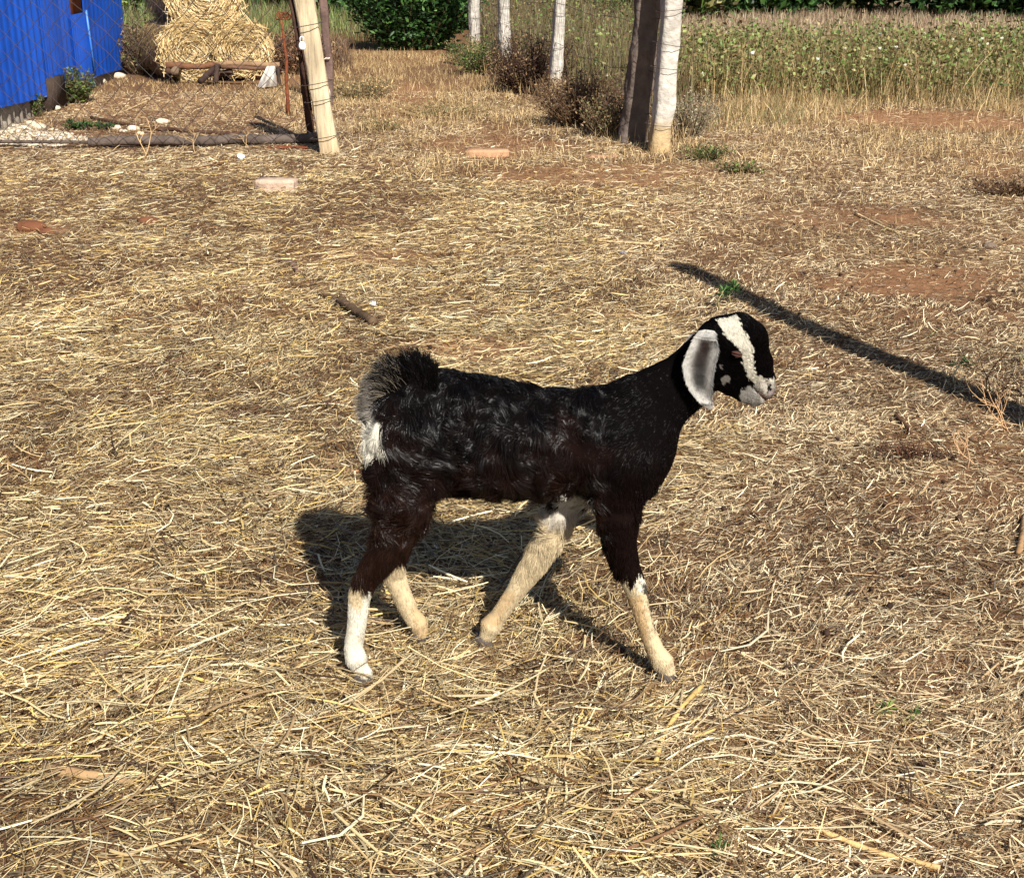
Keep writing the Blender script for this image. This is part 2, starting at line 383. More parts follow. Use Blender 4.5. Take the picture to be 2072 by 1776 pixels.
m_ = MB(); m_.tube([wallpt(TT[3]-.10, .82, .065), wallpt(TT[3]+.0, .16, .065)], .012, 6, col=L(60, 120, 200)); m_.build('edge_strip', M_blue, shed)
for off_, lt in ((.0, 0),):
    ribbed(-1.6, SHL-.05, -.05, .62, -.055, .13, .035, L(148, 138, 124), square=False).build('skirting', M_grey, shed)
# block pillar by the sheet overlap, back walls and roof
t1 = t_at_u(100)
m_ = MB(); pc = wallpt(t1, .14, .02); m_.box((pc[0], pc[1], .14), (.08, .50, .30), L(70, 58, 50)); m_.build('footing_block', M_stone, shed)
A_, B_ = wallpt(-1.6, 0, -.06), wallpt(SHL, 0, -.06); dW = np.array([-3.2, -.3, 0])
c0, c1, c2, c3 = A_, B_, B_+dW, A_+dW; up = np.array([0, 0, 2.3]); m_ = MB()
for p, q in ((c1, c2), (c2, c3), (c3, c0)): m_.add([p, q, q+up, p+up], [(0, 1, 2, 3)], col=BLU*.9)
m_.build('wall', M_blue, shed)
m_ = MB(); e_ = np.array([.25, 0, 0]); rz_ = np.array([0, 0, .25])
m_.add([c0+up+e_, c1+up+e_, c2+up+rz_-e_, c3+up+rz_-e_]+[q+np.array([0, 0, .03]) for q in (c0+up+e_, c1+up+e_, c2+up+rz_-e_, c3+up+rz_-e_)],
       [(0, 3, 2, 1), (4, 5, 6, 7), (0, 1, 5, 4), (1, 2, 6, 5), (2, 3, 7, 6), (3, 0, 4, 7)], col=BLU); m_.build('roof', M_blue, shed)
# ------------------------------------------------------------------ rough posts
def post_mesh(base, top, wdt, dep, seed, col, cut=.0, rot=0., stain=None, nz=40, rough=.10):
    base = np.array(base, float); top = np.array(top, float); t = np.linspace(0, 1, nz)
    th = np.arange(20)*2*math.pi/20+math.pi/4
    sq = (np.abs(np.cos(th))**6+np.abs(np.sin(th))**6)**(-1/6)
    P = base+(top-base)*t[:, None]
    sway = np.stack([noise2(t*9, t*0+seed, 2.2, 3)-.5, noise2(t*9, t*0+seed, 2.2, 4)-.5, t*0], 1)*.05; P = P+sway
    rows = []; cols = []
    for i in range(nz):
        r = 1+rough*(noise2(th*2.2+seed, np.full(20, t[i]*14), 1.1, 7)-.5)*2+.05*(noise2(th*9, np.full(20, t[i]*60), 1., 8)-.5)
        w_ = wdt/2*(1-.10*t[i])*(1+.10*(noise2(np.array([t[i]*6]), np.array([seed*1.]), 1, 9)[0]-.5)*2); d_ = dep/2*(1-.10*t[i])
        x = np.cos(th)*sq*r*w_/1.0; y = np.sin(th)*sq*r*d_
        c_, s_ = math.cos(rot), math.sin(rot)
        rows.append(np.stack([P[i, 0]+x*c_-y*s_, P[i, 1]+x*s_+y*c_, np.full(20, P[i, 2])], 1))
        cc = np.array(col)*(.88+.24*noise2(th*2, np.full(20, t[i]*20), 1., 11))[:, None]
        if stain is not None:
            a = sstep(stain[1], stain[0], P[i, 2]-base[2]+.05*math.sin(i)); cc = cc*(1-a)+np.array(stain[2])*a
        cols.append(cc)
    V = np.array(rows).reshape(-1, 3); i = np.arange(nz-1)[:, None]*20; j = np.arange(20)[None]; k = (j+1) % 20
    Q_ = np.stack([i+j, i+k, i+20+k, i+20+j], -1).reshape(-1, 4); V = np.vstack([V, V[-20:].mean(0)])
    T_ = [(nz*20, (nz-1)*20+j_, (nz-1)*20+(j_+1) % 20) for j_ in range(20)]
    return MB().add(V, Q_, T_, col=np.vstack(cols+[cols[-1][:1]]))
def ringwire(mb_, c, w_, d_, z, tilt, r=.003):
    a = np.arange(17)*2*math.pi/16; mb_.tube(np.stack([c[0]+np.cos(a)*w_*.74, c[1]+np.sin(a)*d_*.74, z+np.cos(a)*tilt], 1), r, 5, col=(.05, .04, .035), cap=False)
STN = L(184, 177, 166); YST = L(176, 150, 108)
fence = empty('wire_fence', (1.1, 9.8, 0), label='chicken wire fence on whitewashed rough stone posts running away at the right', cat='fence')
P1b = G(1331, 306); P2b = G(1117, 203); P3b = G(1020, 152); P4b = G(957, 112)
posts = [(P1b, (.095, .0), .150, .16, 1), (P2b, (.11, 0), .115, .12, 2), (P3b, (-.03, 0), .135, .12, 3), (P4b, (.03, 0), .15, .12, 4)]
wires = MB()
for b_, ln_, wd_, dp_, sd in posts:
    tp_ = b_+np.array([ln_[0], ln_[1], 1.75]); b2 = b_-np.array([0, 0, .05])
    post_mesh(b2, tp_, wd_, dp_, sd, STN, stain=(.10, .34, YST), rot=.15*sd).build('post', M_stone, fence)
    for z in (.24, .55, .80, 1.02, 1.3): 
        zz = z+.05*math.sin(sd*3+z*9); c_ = b_+(tp_-b_)*zz/1.75; ringwire(wires, c_, wd_, dp_, zz, .02*math.sin(z*20+sd), .0022)
# brace slab leaning against the first post from behind-left
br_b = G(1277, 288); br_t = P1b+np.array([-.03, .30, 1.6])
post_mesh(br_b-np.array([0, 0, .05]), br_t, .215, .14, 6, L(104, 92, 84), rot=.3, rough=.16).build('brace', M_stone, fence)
# strands and hexagonal netting between posts
def netting(a, b, z0, z1, cell=.075, r=.0016, hexa=True, wob=.01):
    mbn = MB(); a = np.array(a); b = np.array(b); Ln_ = np.linalg.norm(b-a); d = (b-a)/Ln_; nrm = np.array([-d[1], d[0], 0])
    nx = int(Ln_/cell); nz_ = int((z1-z0)/cell)
    def W_(x, z): 
        x_ = np.asarray(x, float); z_ = np.asarray(z, float)
        return a+d*x_[:, None]+np.array([0, 0, 1])*z_[:, None]+nrm*((noise2(x_, z_, .5, 33)-.5)*wob*4)[:, None]
    for i in range(nx+1):
        xs, zs = [], []
        for j in range(nz_*4+1):
            q = j % 4; side = (1 if (i % 2) else -1)*(1 if (j//4) % 2 else -1)
            if hexa: f = [.5, .5, .5, -.5][q] if q < 3 else .5; k_ = side*(.25 if q in (0, 1, 2) else .0); xs.append(i*cell+k_*cell+rng.normal(0, .002)); zs.append(z0+j*cell/2.2+rng.normal(0, .001))
        xs = np.clip(xs, 0, Ln_); zs = np.array(zs); m = zs < z1
        mbn.tube(W_(np.array(xs)[m], zs[m]), r, 3, col=(.06, .05, .045), cap=False)
    return mbn
def diamonds(a, b, z0, z1, cell, r, hole=None):
    mbn = MB(); a = np.array(a); b = np.array(b); Ln_ = np.linalg.norm(b-a); d = (b-a)/Ln_; nrm = np.array([-d[1], d[0], 0]); Hh = z1-z0
    nx = int((Ln_+Hh)/cell)+1
    for s in (1, -1):
        for i in range(nx):
            x0 = i*cell-(Hh if s > 0 else 0); n_ = int(Hh/(cell/2))+1; z = np.linspace(0, Hh, n_); x = x0+s*z
            x = x+.006*np.where(np.arange(n_) % 2 == 0, 1, -1); m = (x > 0) & (x < Ln_)
            if m.sum() < 2: continue
            x, z = x[m], z[m]; w1 = (noise2(x, z, .6, 44)-.5)*.07; w2 = (noise2(x+5, z, .45, 45)-.5)*.05*(1-z/Hh)
            P = a+d*(x+w2)[:, None]+np.array([0, 0, 1])*(z0+z+w2)[:, None]+nrm*w1[:, None]; mbn.tube(P, r, 3, col=(.06, .05, .045), cap=False)
    return mbn
lo = np.array([.09, 0, 0])
for i in range(3):
    a_, b_ = posts[i][0]+np.array([.0, .09, 0]), posts[i+1][0]+np.array([.0, .07, 0])
    netting(a_, b_, .04, 1.15, .085, .0015).build('wire_mesh', M_wire, fence)
    for z in (.24, .55, .93):
        x = np.linspace(0, 1, 14)[:, None]; P = a_+(b_-a_)*x; P[:, 2] = z-.05*np.sin(x[:, 0]*math.pi)+.01*rng.normal(size=14); wires.tube(P, .0026, 4, col=(.05, .04, .035), cap=False)
wires.build('strand_wire', M_wire, fence)
# ------------------------------------------------------------------ chain link fence with the leaning pale post, left
cf = empty('chain_link_fence', (-1.4, 9.8, 0), label='sagging rusty chain link fence with a leaning pale post and a log along its foot', cat='fence')
PLb = G(665, 309); PLt = PD(603, -60, PLb[1]); dl = (PLt-PLb)/(PLt[2]-PLb[2]); PLt = PLb+dl*1.55
post_mesh(PLb-dl*.06, PLt, .150, .13, 12, L(190, 172, 142), stain=(.02, .2, L(184, 156, 114)), rot=.1, rough=.06).build('post', M_split, cf)
m_ = MB()
for z in (.12, .38, .5, .9): c_ = PLb+dl*z; ringwire(m_, c_, .155, .14, z, .02)
m_.build('strand_wire', M_wire, cf)
fa = np.array([-5.2, 9.95, 0]); fb = PLb+np.array([-.06, .10, 0])
diamonds(fa, fb, .06, 1.45, .150, .0024).build('wire_mesh', M_wire, cf)
m_ = MB(); x = np.linspace(0, 1, 30); a_ = G(182, 299); b_ = G(650, 292); P = a_+(b_-a_)*x[:, None]; P[:, 2] = .045+.02*(noise2(x*8, x*0, 1, 3)-.5); P[:, 1] += .05*(noise2(x*5, x*0, 1, 5)-.5)
m_.tube(P, .038*(1+.15*(noise2(x*20, x*0, 1, 6)-.5)), 10, col=L(96, 84, 76)); m_.build('foot_log', M_wood, cf, smooth=True)
m_ = MB(); a_ = fa+np.array([0, 0, .05]); b_ = G(190, 299); b_[2] = .04; m_.tube([a_, b_], .014, 6, col=L(90, 78, 68)); m_.tube([PLb+dl*.3+np.array([-.09, .03, 0]), PLb+dl*1.3+np.array([-.09, .03, 0])], .018, 6, col=L(70, 50, 42)); m_.build('rail', M_wood, cf)
# dark wooden posts beside the gate opening
def wood_post(base, top, w_, col, seed, label, cat='post'):
    o = post_mesh(np.array(base)-np.array([0, 0, .04]), top, w_, w_*.8, seed, col, rough=.14, nz=44).build('wooden_post', M_wood); o['label'] = label; o['category'] = cat; return o
b_ = G(668, 212); t_ = PD(655, -20, b_[1]); d_ = (t_-b_)/(t_[2]); wood_post(b_, b_+d_*1.5, .075, L(104, 84, 76), 21, 'dark grey wooden post standing just behind the leaning pale post, tied with a white cord')
b_ = G(634, 288); t_ = PD(600, 0, b_[1]); d_ = (t_-b_)/(t_[2]); wood_post(b_, b_+d_*1.5, .06, L(70, 48, 38), 22, 'thin dark brown post with a padlock hanging from it, left of the leaning pale post')
# white cord on the dark post
m_ = MB(); Yd = G(668, 212)[1]-.06
P = [PD(u, v, Yd) for u, v in ((653, 122), (660, 118), (665, 119), (667, 117)) ]; m_.tube(P, .006, 5, col=L(226, 214, 196))
P = [PD(u, v, Yd) for u, v in ((653, 124), (655, 140), (658, 155), (662, 172), (667, 186), (668, 204))]; m_.tube(P, .006, 5, col=L(226, 214, 196))
m_.build('cord', M_plastic, label='short white cord knotted round the dark grey wooden post', cat='cord')
# padlock
Yp = PLb[1]-.10; pc = PD(611.5, 92, Yp)
pad = empty('padlock', tuple(pc), label='silver padlock hanging open beside the top of the leaning pale post', cat='padlock')
m_ = MB(); zz = np.linspace(-1, 1, 9); 
prof_ = [(-.032, .010), (-.026, .019), (-.012, .0255), (.004, .0245), (.016, .019), (.024, .014)]
for s in (0,):
    n_ = 20; th = np.arange(n_)*2*math.pi/n_; V = []
    for dz_, r_ in prof_: V += [(pc[0]+math.cos(a)*r_, pc[1]+math.sin(a)*r_*.45, pc[2]+dz_) for a in th]
    k = len(prof_); i = np.arange(k-1)[:, None]*n_; j = np.arange(n_)[None]; j2 = (j+1) % n_
    V += [(pc[0], pc[1], pc[2]+prof_[0][0]), (pc[0], pc[1], pc[2]+prof_[-1][0])]
    m_.add(V, np.stack([i+j, i+j2, i+n_+j2, i+n_+j], -1).reshape(-1, 4), [(k*n_, (q+1) % n_, q) for q in range(n_)]+[(k*n_+1, (k-1)*n_+q, (k-1)*n_+(q+1) % n_) for q in range(n_)], col=(.82, .84, .86))
M_steel = mat('steel', .35, .6)
m_.build('body', M_steel, pad, smooth=True)
m_ = MB(); a = np.linspace(0, math.pi, 12); P = np.concatenate([[[-.013, 0, .018]], np.stack([-.013*np.cos(a), 0*a, .045+.014*np.sin(a)], 1), [[.013, 0, .018]]]); m_.tube(P+pc, .004, 8, col=(.7, .72, .75)); m_.build('shackle', M_steel, pad, smooth=True)
# rusty rod with looped head
m_ = MB(); Yr = G(583, 232)[1]; P = [PD(u, v, Yr) for u, v in ((583, 240), (582, 200), (579, 160), (580, 120), (575, 90), (572, 60), (569, 42))]; m_.tube(P, [.018, .017, .015, .015, .013, .011, .010], 8, col=L(120, 66, 40))
for k in range(5):
    c_ = PD(563+5*k, 34-3*(k % 2), Yr); a = np.arange(11)*2*math.pi/10; m_.tube(np.stack([c_[0]+.025*np.cos(a), c_[1]+.01*np.sin(a+k), c_[2]+.028*np.sin(a)], 1), .007, 5, col=L(112, 62, 40), cap=False)
m_.build('rusty_rod', M_iron, label='thin rusty iron rod with a looped head standing behind the chain link', cat='rod')
# ------------------------------------------------------------------ round straw bales
def bale(uc, vc, ru, Y, length, seed, label, squash=.9):
    c = PD(uc, vc, Y); R_ = ru/pxm(c); ax = np.array([-.50, .93, .0]); ax /= np.linalg.norm(ax); sd = np.array([ax[1], -ax[0], 0]); upv = np.array([0, 0, 1.])
    m_ = MB(); n_ = 48; th = np.arange(n_)*2*math.pi/n_; V = []
    rr = R_*(1+.05*(noise2(np.cos(th)*3+seed, np.sin(th)*3, 1, 5)-.5)*2)
    rows = [(0, .0), (0.01, .35), (0.0, .7), (.01, .93), (.05, 1.0), (length*.5, 1.02), (length-.05, 1.0), (length, .9), (length, 0)]
    for s, f in rows:
        for j in range(n_):
            V.append(c+ax*s+(sd*math.cos(th[j])+upv*math.sin(th[j])*squash)*rr[j]*max(f, .001)*.97)
    i = np.arange(len(rows)-1)[:, None]*n_; j = np.arange(n_)[None]; k = (j+1) % n_
    o_ = m_; o_.add(V, np.stack([i+j, i+n_+j, i+n_+k, i+k], -1).reshape(-1, 4), col=L(150, 116, 62))
    N = 5200; r = rng.random                       # face straws, coiled
    rad = np.sqrt(r(N)); a = r(N)*2*math.pi; er = sd*np.cos(a)[:, None]+upv*(np.sin(a)*squash)[:, None]; et = -sd*np.sin(a)[:, None]+upv*(np.cos(a)*squash)[:, None]
    P0 = c+er*(rad*R_)[:, None]-ax*(.01+.03*r(N))[:, None]
    dirv = et*rng.choice([-1, 1], N)[:, None]+er*rng.normal(0, .5, N)[:, None]-ax*rng.normal(.1, .3, N)[:, None]; dirv /= np.linalg.norm(dirv, axis=1)[:, None]
    L_ = .05+.13*r(N); rows_ = []
    sidev = np.cross(dirv, -ax); sidev /= np.linalg.norm(sidev, axis=1)[:, None]; wd = .0022+.003*r(N)
    for kk in range(4):
        t = kk/3; p = P0+dirv*(L_*t)[:, None]-er*(L_*t*t*.35/np.maximum(rad, .2))[:, None]*.5; rows_.append(np.stack([p-sidev*wd[:, None], p+sidev*wd[:, None]], 1))
    VV = np.stack(rows_, 1).reshape(-1, 3); base = np.arange(N)[:, None]*8; q = base+np.arange(3)[None]*2
    QQ = np.stack([q, q+1, q+3, q+2], -1).reshape(-1, 4); cc = lerpc([L(224, 196, 140), L(212, 182, 124), L(236, 214, 166), L(184, 152, 100), L(140, 112, 74)], r(N))*(.6+.5*r(N))[:, None]
    m_.add(VV, QQ, col=np.repeat(cc, 8, 0))
    N = 4200; a = r(N)*2*math.pi; s = r(N)*length; er = sd*np.cos(a)[:, None]+upv*(np.sin(a)*squash)[:, None]; et = -sd*np.sin(a)[:, None]+upv*(np.cos(a)*squash)[:, None]
    P0 = c+ax*s[:, None]+er*R_*1.0; dirv = et*rng.choice([-1, 1], N)[:, None]+er*np.abs(rng.normal(.1, .3, N))[:, None]+ax*rng.normal(0, .3, N)[:, None]; dirv /= np.linalg.norm(dirv, axis=1)[:, None]
    L_ = .05+.12*r(N); sidev = np.cross(dirv, er); sidev /= np.linalg.norm(sidev, axis=1)[:, None]+1e-9; wd = .0022+.003*r(N); rows_ = []
    for kk in range(4):
        t = kk/3; p = P0+dirv*(L_*t)[:, None]-er*(L_*L_*t*t/R_*.5)[:, None]; p[:, 2] -= .02*t*t; rows_.append(np.stack([p-sidev*wd[:, None], p+sidev*wd[:, None]], 1))
    VV = np.stack(rows_, 1).reshape(-1, 3); base = np.arange(N)[:, None]*8; q = base+np.arange(3)[None]*2
    QQ = np.stack([q, q+1, q+3, q+2], -1).reshape(-1, 4); cc = lerpc([L(212, 184, 130), L(196, 168, 112), L(170, 140, 92), L(128, 102, 68)], r(N))*(.55+.5*r(N))[:, None]
    m_.add(VV, QQ, col=np.repeat(cc, 8, 0))
    return m_.build('straw_bale', M_straw, label=label, cat='straw bale', group='round straw bales stacked by the shed')
bale(386, 103, 64, 15.2, 1.0, 1, 'bottom left round straw bale resting on the logs')
bale(490, 99, 57, 15.25, 1.0, 2, 'bottom right round straw bale resting on the logs')
bale(412, -6, 78, 15.35, 1.0, 3, 'big straw bale lying on top of the two lower bales', squash=.86)
# logs under the bales
def log(uv0, uv1, Y0, Y1, r, col, name, label, sub=None, cat='log', n=16):
    a, b = PD(*uv0, Y0), PD(*uv1, Y1); x = np.linspace(0, 1, n); P = a+(b-a)*x[:, None]; P[:, 2] += .03*(noise2(x*5, x*0+uv0[0], 1, 3)-.5); P[:, 2] = np.maximum(P[:, 2], r*.7)
    m_ = MB(); m_.tube(P, r*(1+.25*(noise2(x*9, x*0+uv1[0], 1, 6)-.5)), 10, col=col); return m_.build(name, M_wood, smooth=True, label=label, cat=cat)
BRK = L(112, 78, 56)
log((336, 134), (450, 133), 14.75, 14.8, .034, BRK, 'log', 'reddish brown pole under the bottom left bale')
log((442, 131), (566, 131), 14.72, 14.72, .030, L(140, 112, 84), 'log', 'split pale pole under the bottom right bale')
log((448, 137), (562, 138), 14.66, 14.66, .022, L(104, 76, 60), 'log', 'thin dark pole below the split pale pole')
log((353, 146), (372, 118), 14.6, 15.6, .045, L(120, 100, 80), 'log', 'round log end poking out under the left of the bale rack')
log((340, 143), (352, 118), 14.7, 15.6, .035, L(80, 58, 46), 'log', 'dark log end beside the lighter round log end under the bales')
log((404, 166), (442, 134), 14.45, 14.8, .034, L(60, 46, 40), 'log', 'dark slanting log leaning under the middle of the bale rack')
log((440, 130), (436, 168), 14.6, 14.55, .028, L(74, 58, 50), 'log', 'short upright dark stick under the middle of the bale rack')
log((420, 150), (470, 147), 14.8, 14.8, .034, L(88, 70, 60), 'log', 'short log lying crosswise under the middle of the bale rack')
def blocky(uv, Y, size, col, name, label, cat, jit=.01, rz=.2, m=M_stone, z=None):
    g = G(*uv) if Y is None else PD(*uv, Y); zz = size[2]/2-.005 if z is None else z
    return MB().box((g[0], g[1], zz), size, col, rz, jit).build(name, m, label=label, cat=cat)
blocky((352, 166), None, (.10, .12, .15), L(70, 54, 44), 'wood_block', 'dark upright block propping the left end of the bale rack', 'block', m=M_wood)
blocky((341, 160), None, (.10, .10, .12), L(210, 190, 170), 'stone_block', 'pale block beside the dark block under the bale rack', 'block')
blocky((447, 160), None, (.16, .12, .07), L(176, 156, 130), 'stone', 'flat pale stone under the middle of the bale rack', 'stone')
blocky((512, 160), None, (.16, .12, .07), L(176, 112, 84), 'brick_lump', 'reddish lump of brick beside the grey sack', 'brick')
# grey sack hung over the log end
m_ = MB(); n1_, n2_ = 16, 12; V = []
for i in range(n1_):
    t = i/(n1_-1)
    for j in range(n2_):
        s = j/(n2_-1); u_ = 548+(s-.5)*(16+24*t)-8*t; v_ = 134+(44*t)*(1-.12*abs(s-.3)); V.append(PD(u_, v_, 14.45-.10*t+.05*math.sin(s*9+t*2)*(.3+t)-.05*math.sin(t*3.1)))
V = np.array(V); idx = np.arange(n1_*n2_).reshape(n1_, n2_); Q1 = np.stack([idx[:-1, :-1], idx[1:, :-1], idx[1:, 1:], idx[:-1, 1:]], -1).reshape(-1, 4)
V = np.vstack([V, V+np.array([0, .02, .0])]); nz_ = noise2(V[:, 0]*20, V[:, 2]*20, 1, 7)[:, None]
m_.add(V, np.vstack([Q1, Q1[:, ::-1]+n1_*n2_]), col=L(196, 190, 180)*(.6+.5*nz_)); m_.build('sack', mat('sackcloth', .9, .1, bump=.4, bscale=30), smooth=True, label='crumpled pale grey sack draped over the right end of the poles', cat='sack')
log((566, 176), (562, 135), 14.4, 14.5, .02, L(60, 48, 42), 'stick', 'dark stick propped behind the grey sack', cat='stick')
# ------------------------------------------------------------------ bricks, stones, sticks, litter
def rough_block(uv, size, rz, col, name, label, cat, m=M_brick, bev=.006):
    g = G(*uv); b = bmesh_box(size, bev); c_, s_ = math.cos(rz), math.sin(rz)
    V = b[0]+rng.normal(0, bev*.35, b[0].shape); V = np.stack([V[:, 0]*c_-V[:, 1]*s_+g[0], V[:, 0]*s_+V[:, 1]*c_+g[1], V[:, 2]+size[2]/2-.012+hz(g[0:1], g[1:2])[0]], 1)
    return MB().add(V, b[1], b[2], col=col).build(name, m, label=label, cat=cat)
def bmesh_box(size, bev):
    import bmesh
    bm = bmesh.new(); bmesh.ops.create_cube(bm, size=1)
    for v in bm.verts: v.co = Vector((v.co.x*size[0], v.co.y*size[1], v.co.z*size[2]))
    bmesh.ops.subdivide_edges(bm, edges=bm.edges[:], cuts=3, use_grid_fill=True)
    bmesh.ops.bevel(bm, geom=[e for e in bm.edges if e.calc_face_angle(0) > 1], offset=bev, segments=2, affect='EDGES')
    bmesh.ops.triangulate(bm, faces=bm.faces[:])
    V = np.array([v.co[:] for v in bm.verts]); T = np.array([[v.index for v in f.verts] for f in bm.faces]); bm.free()
    return V, np.zeros((0, 4), int), T
rough_block((561, 385), (.245, .13, .085), -.12, L(184, 158, 138), 'brick', 'pale pinkish brick lying on straw left of the path', 'brick')
rough_block((985, 317), (.32, .12, .06), .03, L(180, 140, 108), 'brick', 'flat reddish brick half buried in the middle of the path', 'brick')
rough_block((1215, 318), (.26, .10, .03), .05, L(164, 128, 100), 'brick', 'low brick edge sunk in the soil near the right stone post', 'brick')
def stone(uv, r, col, label, name='stone', cat='stone', flat=.55, m=M_stone):
    g = G(*uv); n_, k_ = 12, 8; V = []
    for i in range(k_+1):
        ph = math.pi*i/k_
        for j in range(n_):
            th_ = 2*math.pi*j/n_; d = np.array([math.sin(ph)*math.cos(th_), math.sin(ph)*math.sin(th_), math.cos(ph)])
            q = r*(.85+.3*noise3((d*1.3+uv[0])[None], .8, 3)[0]); V.append(np.array([g[0], g[1], r*flat*.6+hz(g[0:1], g[1:2])[0]])+d*q*np.array([1.25, .9, flat]))
    i = np.arange(k_)[:, None]*n_; j = np.arange(n_)[None]; k = (j+1) % n_
    return MB().add(V, np.stack([i+j, i+n_+j, i+n_+k, i+k], -1).reshape(-1, 4), col=col).build(name, m, label=label, cat=cat)
PS = L(226, 208, 182)
for uv, r, lb in (((270, 264), .045, 'largest pale pebble inside the chain link, near the bales side'), ((234, 262), .045, 'flat pale stone behind the chain link, left of the green weeds'), ((250, 268), .03, 'small pale stone in front of the flat pale stone behind the chain link'),
                  ((284, 272), .025, 'tiny pale pebble right of the largest pale pebble behind the chain link'), ((78, 262), .06, 'pale rubble stone below the grey skirting of the shed'), ((62, 252), .04, 'small pale rubble stone touching the grey skirting'),
                  ((48, 262), .035, 'pale rubble stone at the left edge of the rubble heap'), ((330, 250), .05, 'broad flat pale stone behind the log'), ((110, 158+64), .05, 'grey stone lying at the foot of the blue shed'), ((196, 168), .09, 'broad grey stone by the far end of the shed'),
                  ((240, 158), .07, 'grey pink stone at the far corner of the shed')):
    stone(uv, r, PS*rng.uniform(.8, 1), lb)
stone((300, 455), .05, L(112, 72, 50), 'reddish clod of earth half covered by straw at mid left', 'earth_clod', 'clod')
for uv, r, lb in (((62, 466), .085, 'large reddish brown clod of earth near the left edge'), ((95, 474), .05, 'smaller reddish clod beside the large clod near the left edge')): stone(uv, r*.8, L(112, 72, 50), lb, 'earth_clod', 'clod', .5)
stone((1262, 514), .016, L(120, 124, 150), 'small bluish grey pebble above the goat in the middle of the yard')
stone((1560, 572), .012, L(220, 190, 150), 'small pale pebble on the soil beyond the goat head')
stone((2003, 503), .03, L(120, 104, 90), 'dull grey stone on the straw at the right edge')
# rubble heap at the left edge
def chips(name, n, poly, col, label):
    m_ = MB(); c = 0; pts = []
    P = np.array(poly); x0, y0 = P.min(0); x1, y1 = P.max(0); u = rng.uniform(x0, x1, n*3); v = rng.uniform(y0, y1, n*3); k = in_poly(u, v, poly); u, v = u[k][:n], v[k][:n]
    for a, b in zip(u, v):
        g = G(a, b); s = rng.uniform(.008, .03); m_.box((g[0], g[1], s*.2+hz(g[0:1], g[1:2])[0]), (s*1.3, s, s*.6), col*rng.uniform(.6, 1.1), rng.uniform(0, 6), s*.12)
    m_.build(name, M_stone, kind='stuff', label=label)
chips('rubble', 900, [(-40, 250), (60, 252), (110, 262), (200, 284), (120, 296), (-40, 298)], L(224, 208, 184), 'pale rubble chips spread at the foot of the shed')
def stick(pts, r, col, label, name='stick', cat='stick', zoff=.6, m=M_wood):
    P = []
    for e in pts:
        g = G(*e[:2]); P.append((g[0], g[1], hz(g[0:1], g[1:2])[0]+(e[2] if len(e) > 2 else 0)))
    P = np.array(P); t = np.linspace(0, 1, len(P)); tt = np.linspace(0, 1, 20); Q_ = np.stack([np.interp(tt, t, P[:, k]) for k in range(3)], 1)
    for _ in range(3): Q_[1:-1] = (Q_[:-2]+2*Q_[1:-1]+Q_[2:])/4
    rr = np.broadcast_to(np.asarray(r, float), (len(P),)); R_ = np.interp(tt, t, rr); Q_[:, 2] += R_*zoff+.006
    R_ = R_*(1+.3*(noise2(tt*14+pts[0][0], tt*0, 1, 6)-.5))
    return MB().tube(Q_, R_, 8, col=col).build(name, m, smooth=True, label=label, cat=cat)
stick([(688, 622, .012), (716, 642, .014), (757, 668, .012)], .018, L(92, 74, 56), 'thick grey brown branch end lying left of the goat tail')
stick([(648, 598), (675, 612), (690, 626)], .014, L(110, 88, 66), 'short bark piece partly under straw, in line with the thick branch end')
stick([(566, 532), (588, 536), (604, 556)], .012, L(118, 96, 86), 'curved grey twig at the upper end of the broken branch line')
stick([(90, 1568), (160, 1578), (272, 1592)], [.011, .012, .006], L(150, 122, 88), 'split flat stick lying in the straw at lower left')
stick([(1812, 850), (1830, 868), (1842, 885)], .008, L(92, 66, 48), 'short dark stick on the bare soil at right')
stick([(345, 352), (400, 346), (452, 334)], .010, L(110, 74, 48), 'brown stick in the straw near the pale brick')
stick([(185, 240), (230, 250), (290, 262), (330, 266)], .014, L(86, 62, 46), 'crooked dark branch behind the chain link')
stick([(230, 236), (262, 222), (300, 206)], .008, L(200, 172, 130), 'thin pale stick slanting behind the chain link')
stick([(312, 262), (400, 270), (500, 276)], .016, L(96, 70, 54), 'long dark branch lying just behind the log')
stick([(540, 303), (580, 302), (622, 303)], .010, L(110, 56, 36), 'thin reddish stick in front of the leaning pale post')
stick([(1730, 435), (1800, 470), (1860, 484)], .006, L(226, 198, 150), 'long pale bent straw stalk on the soil at right')
stick([(1320, 498), (1200, 490), (1240, 484)], .006, L(206, 176, 130), 'pale kinked stalk above the goat back')
stick([(2072, 1050), (2068, 1090), (2060, 1125)], .008, L(150, 118, 84), 'short split stick at the right edge')
stick([(660, 1160, .0), (700, 950*0+1150, .0)], .005, L(170, 110, 70), 'short reddish stalk in the shade of the goat') if False else None
stick([(680, 958), (705, 952), (732, 956)], .006, L(150, 110, 82), 'flat reddish stalk lying just behind the goat rump')
stick([(1420, 1400), (1380, 1440), (1340, 1500), (1325, 1560)], .005, L(206, 174, 110), 'long bent golden stalk in the foreground right of the goat feet')
stick([(1640, 1690), (1760, 1740), (1900, 1770)], .005, L(196, 164, 112), 'long pale stalk at the bottom of the picture')
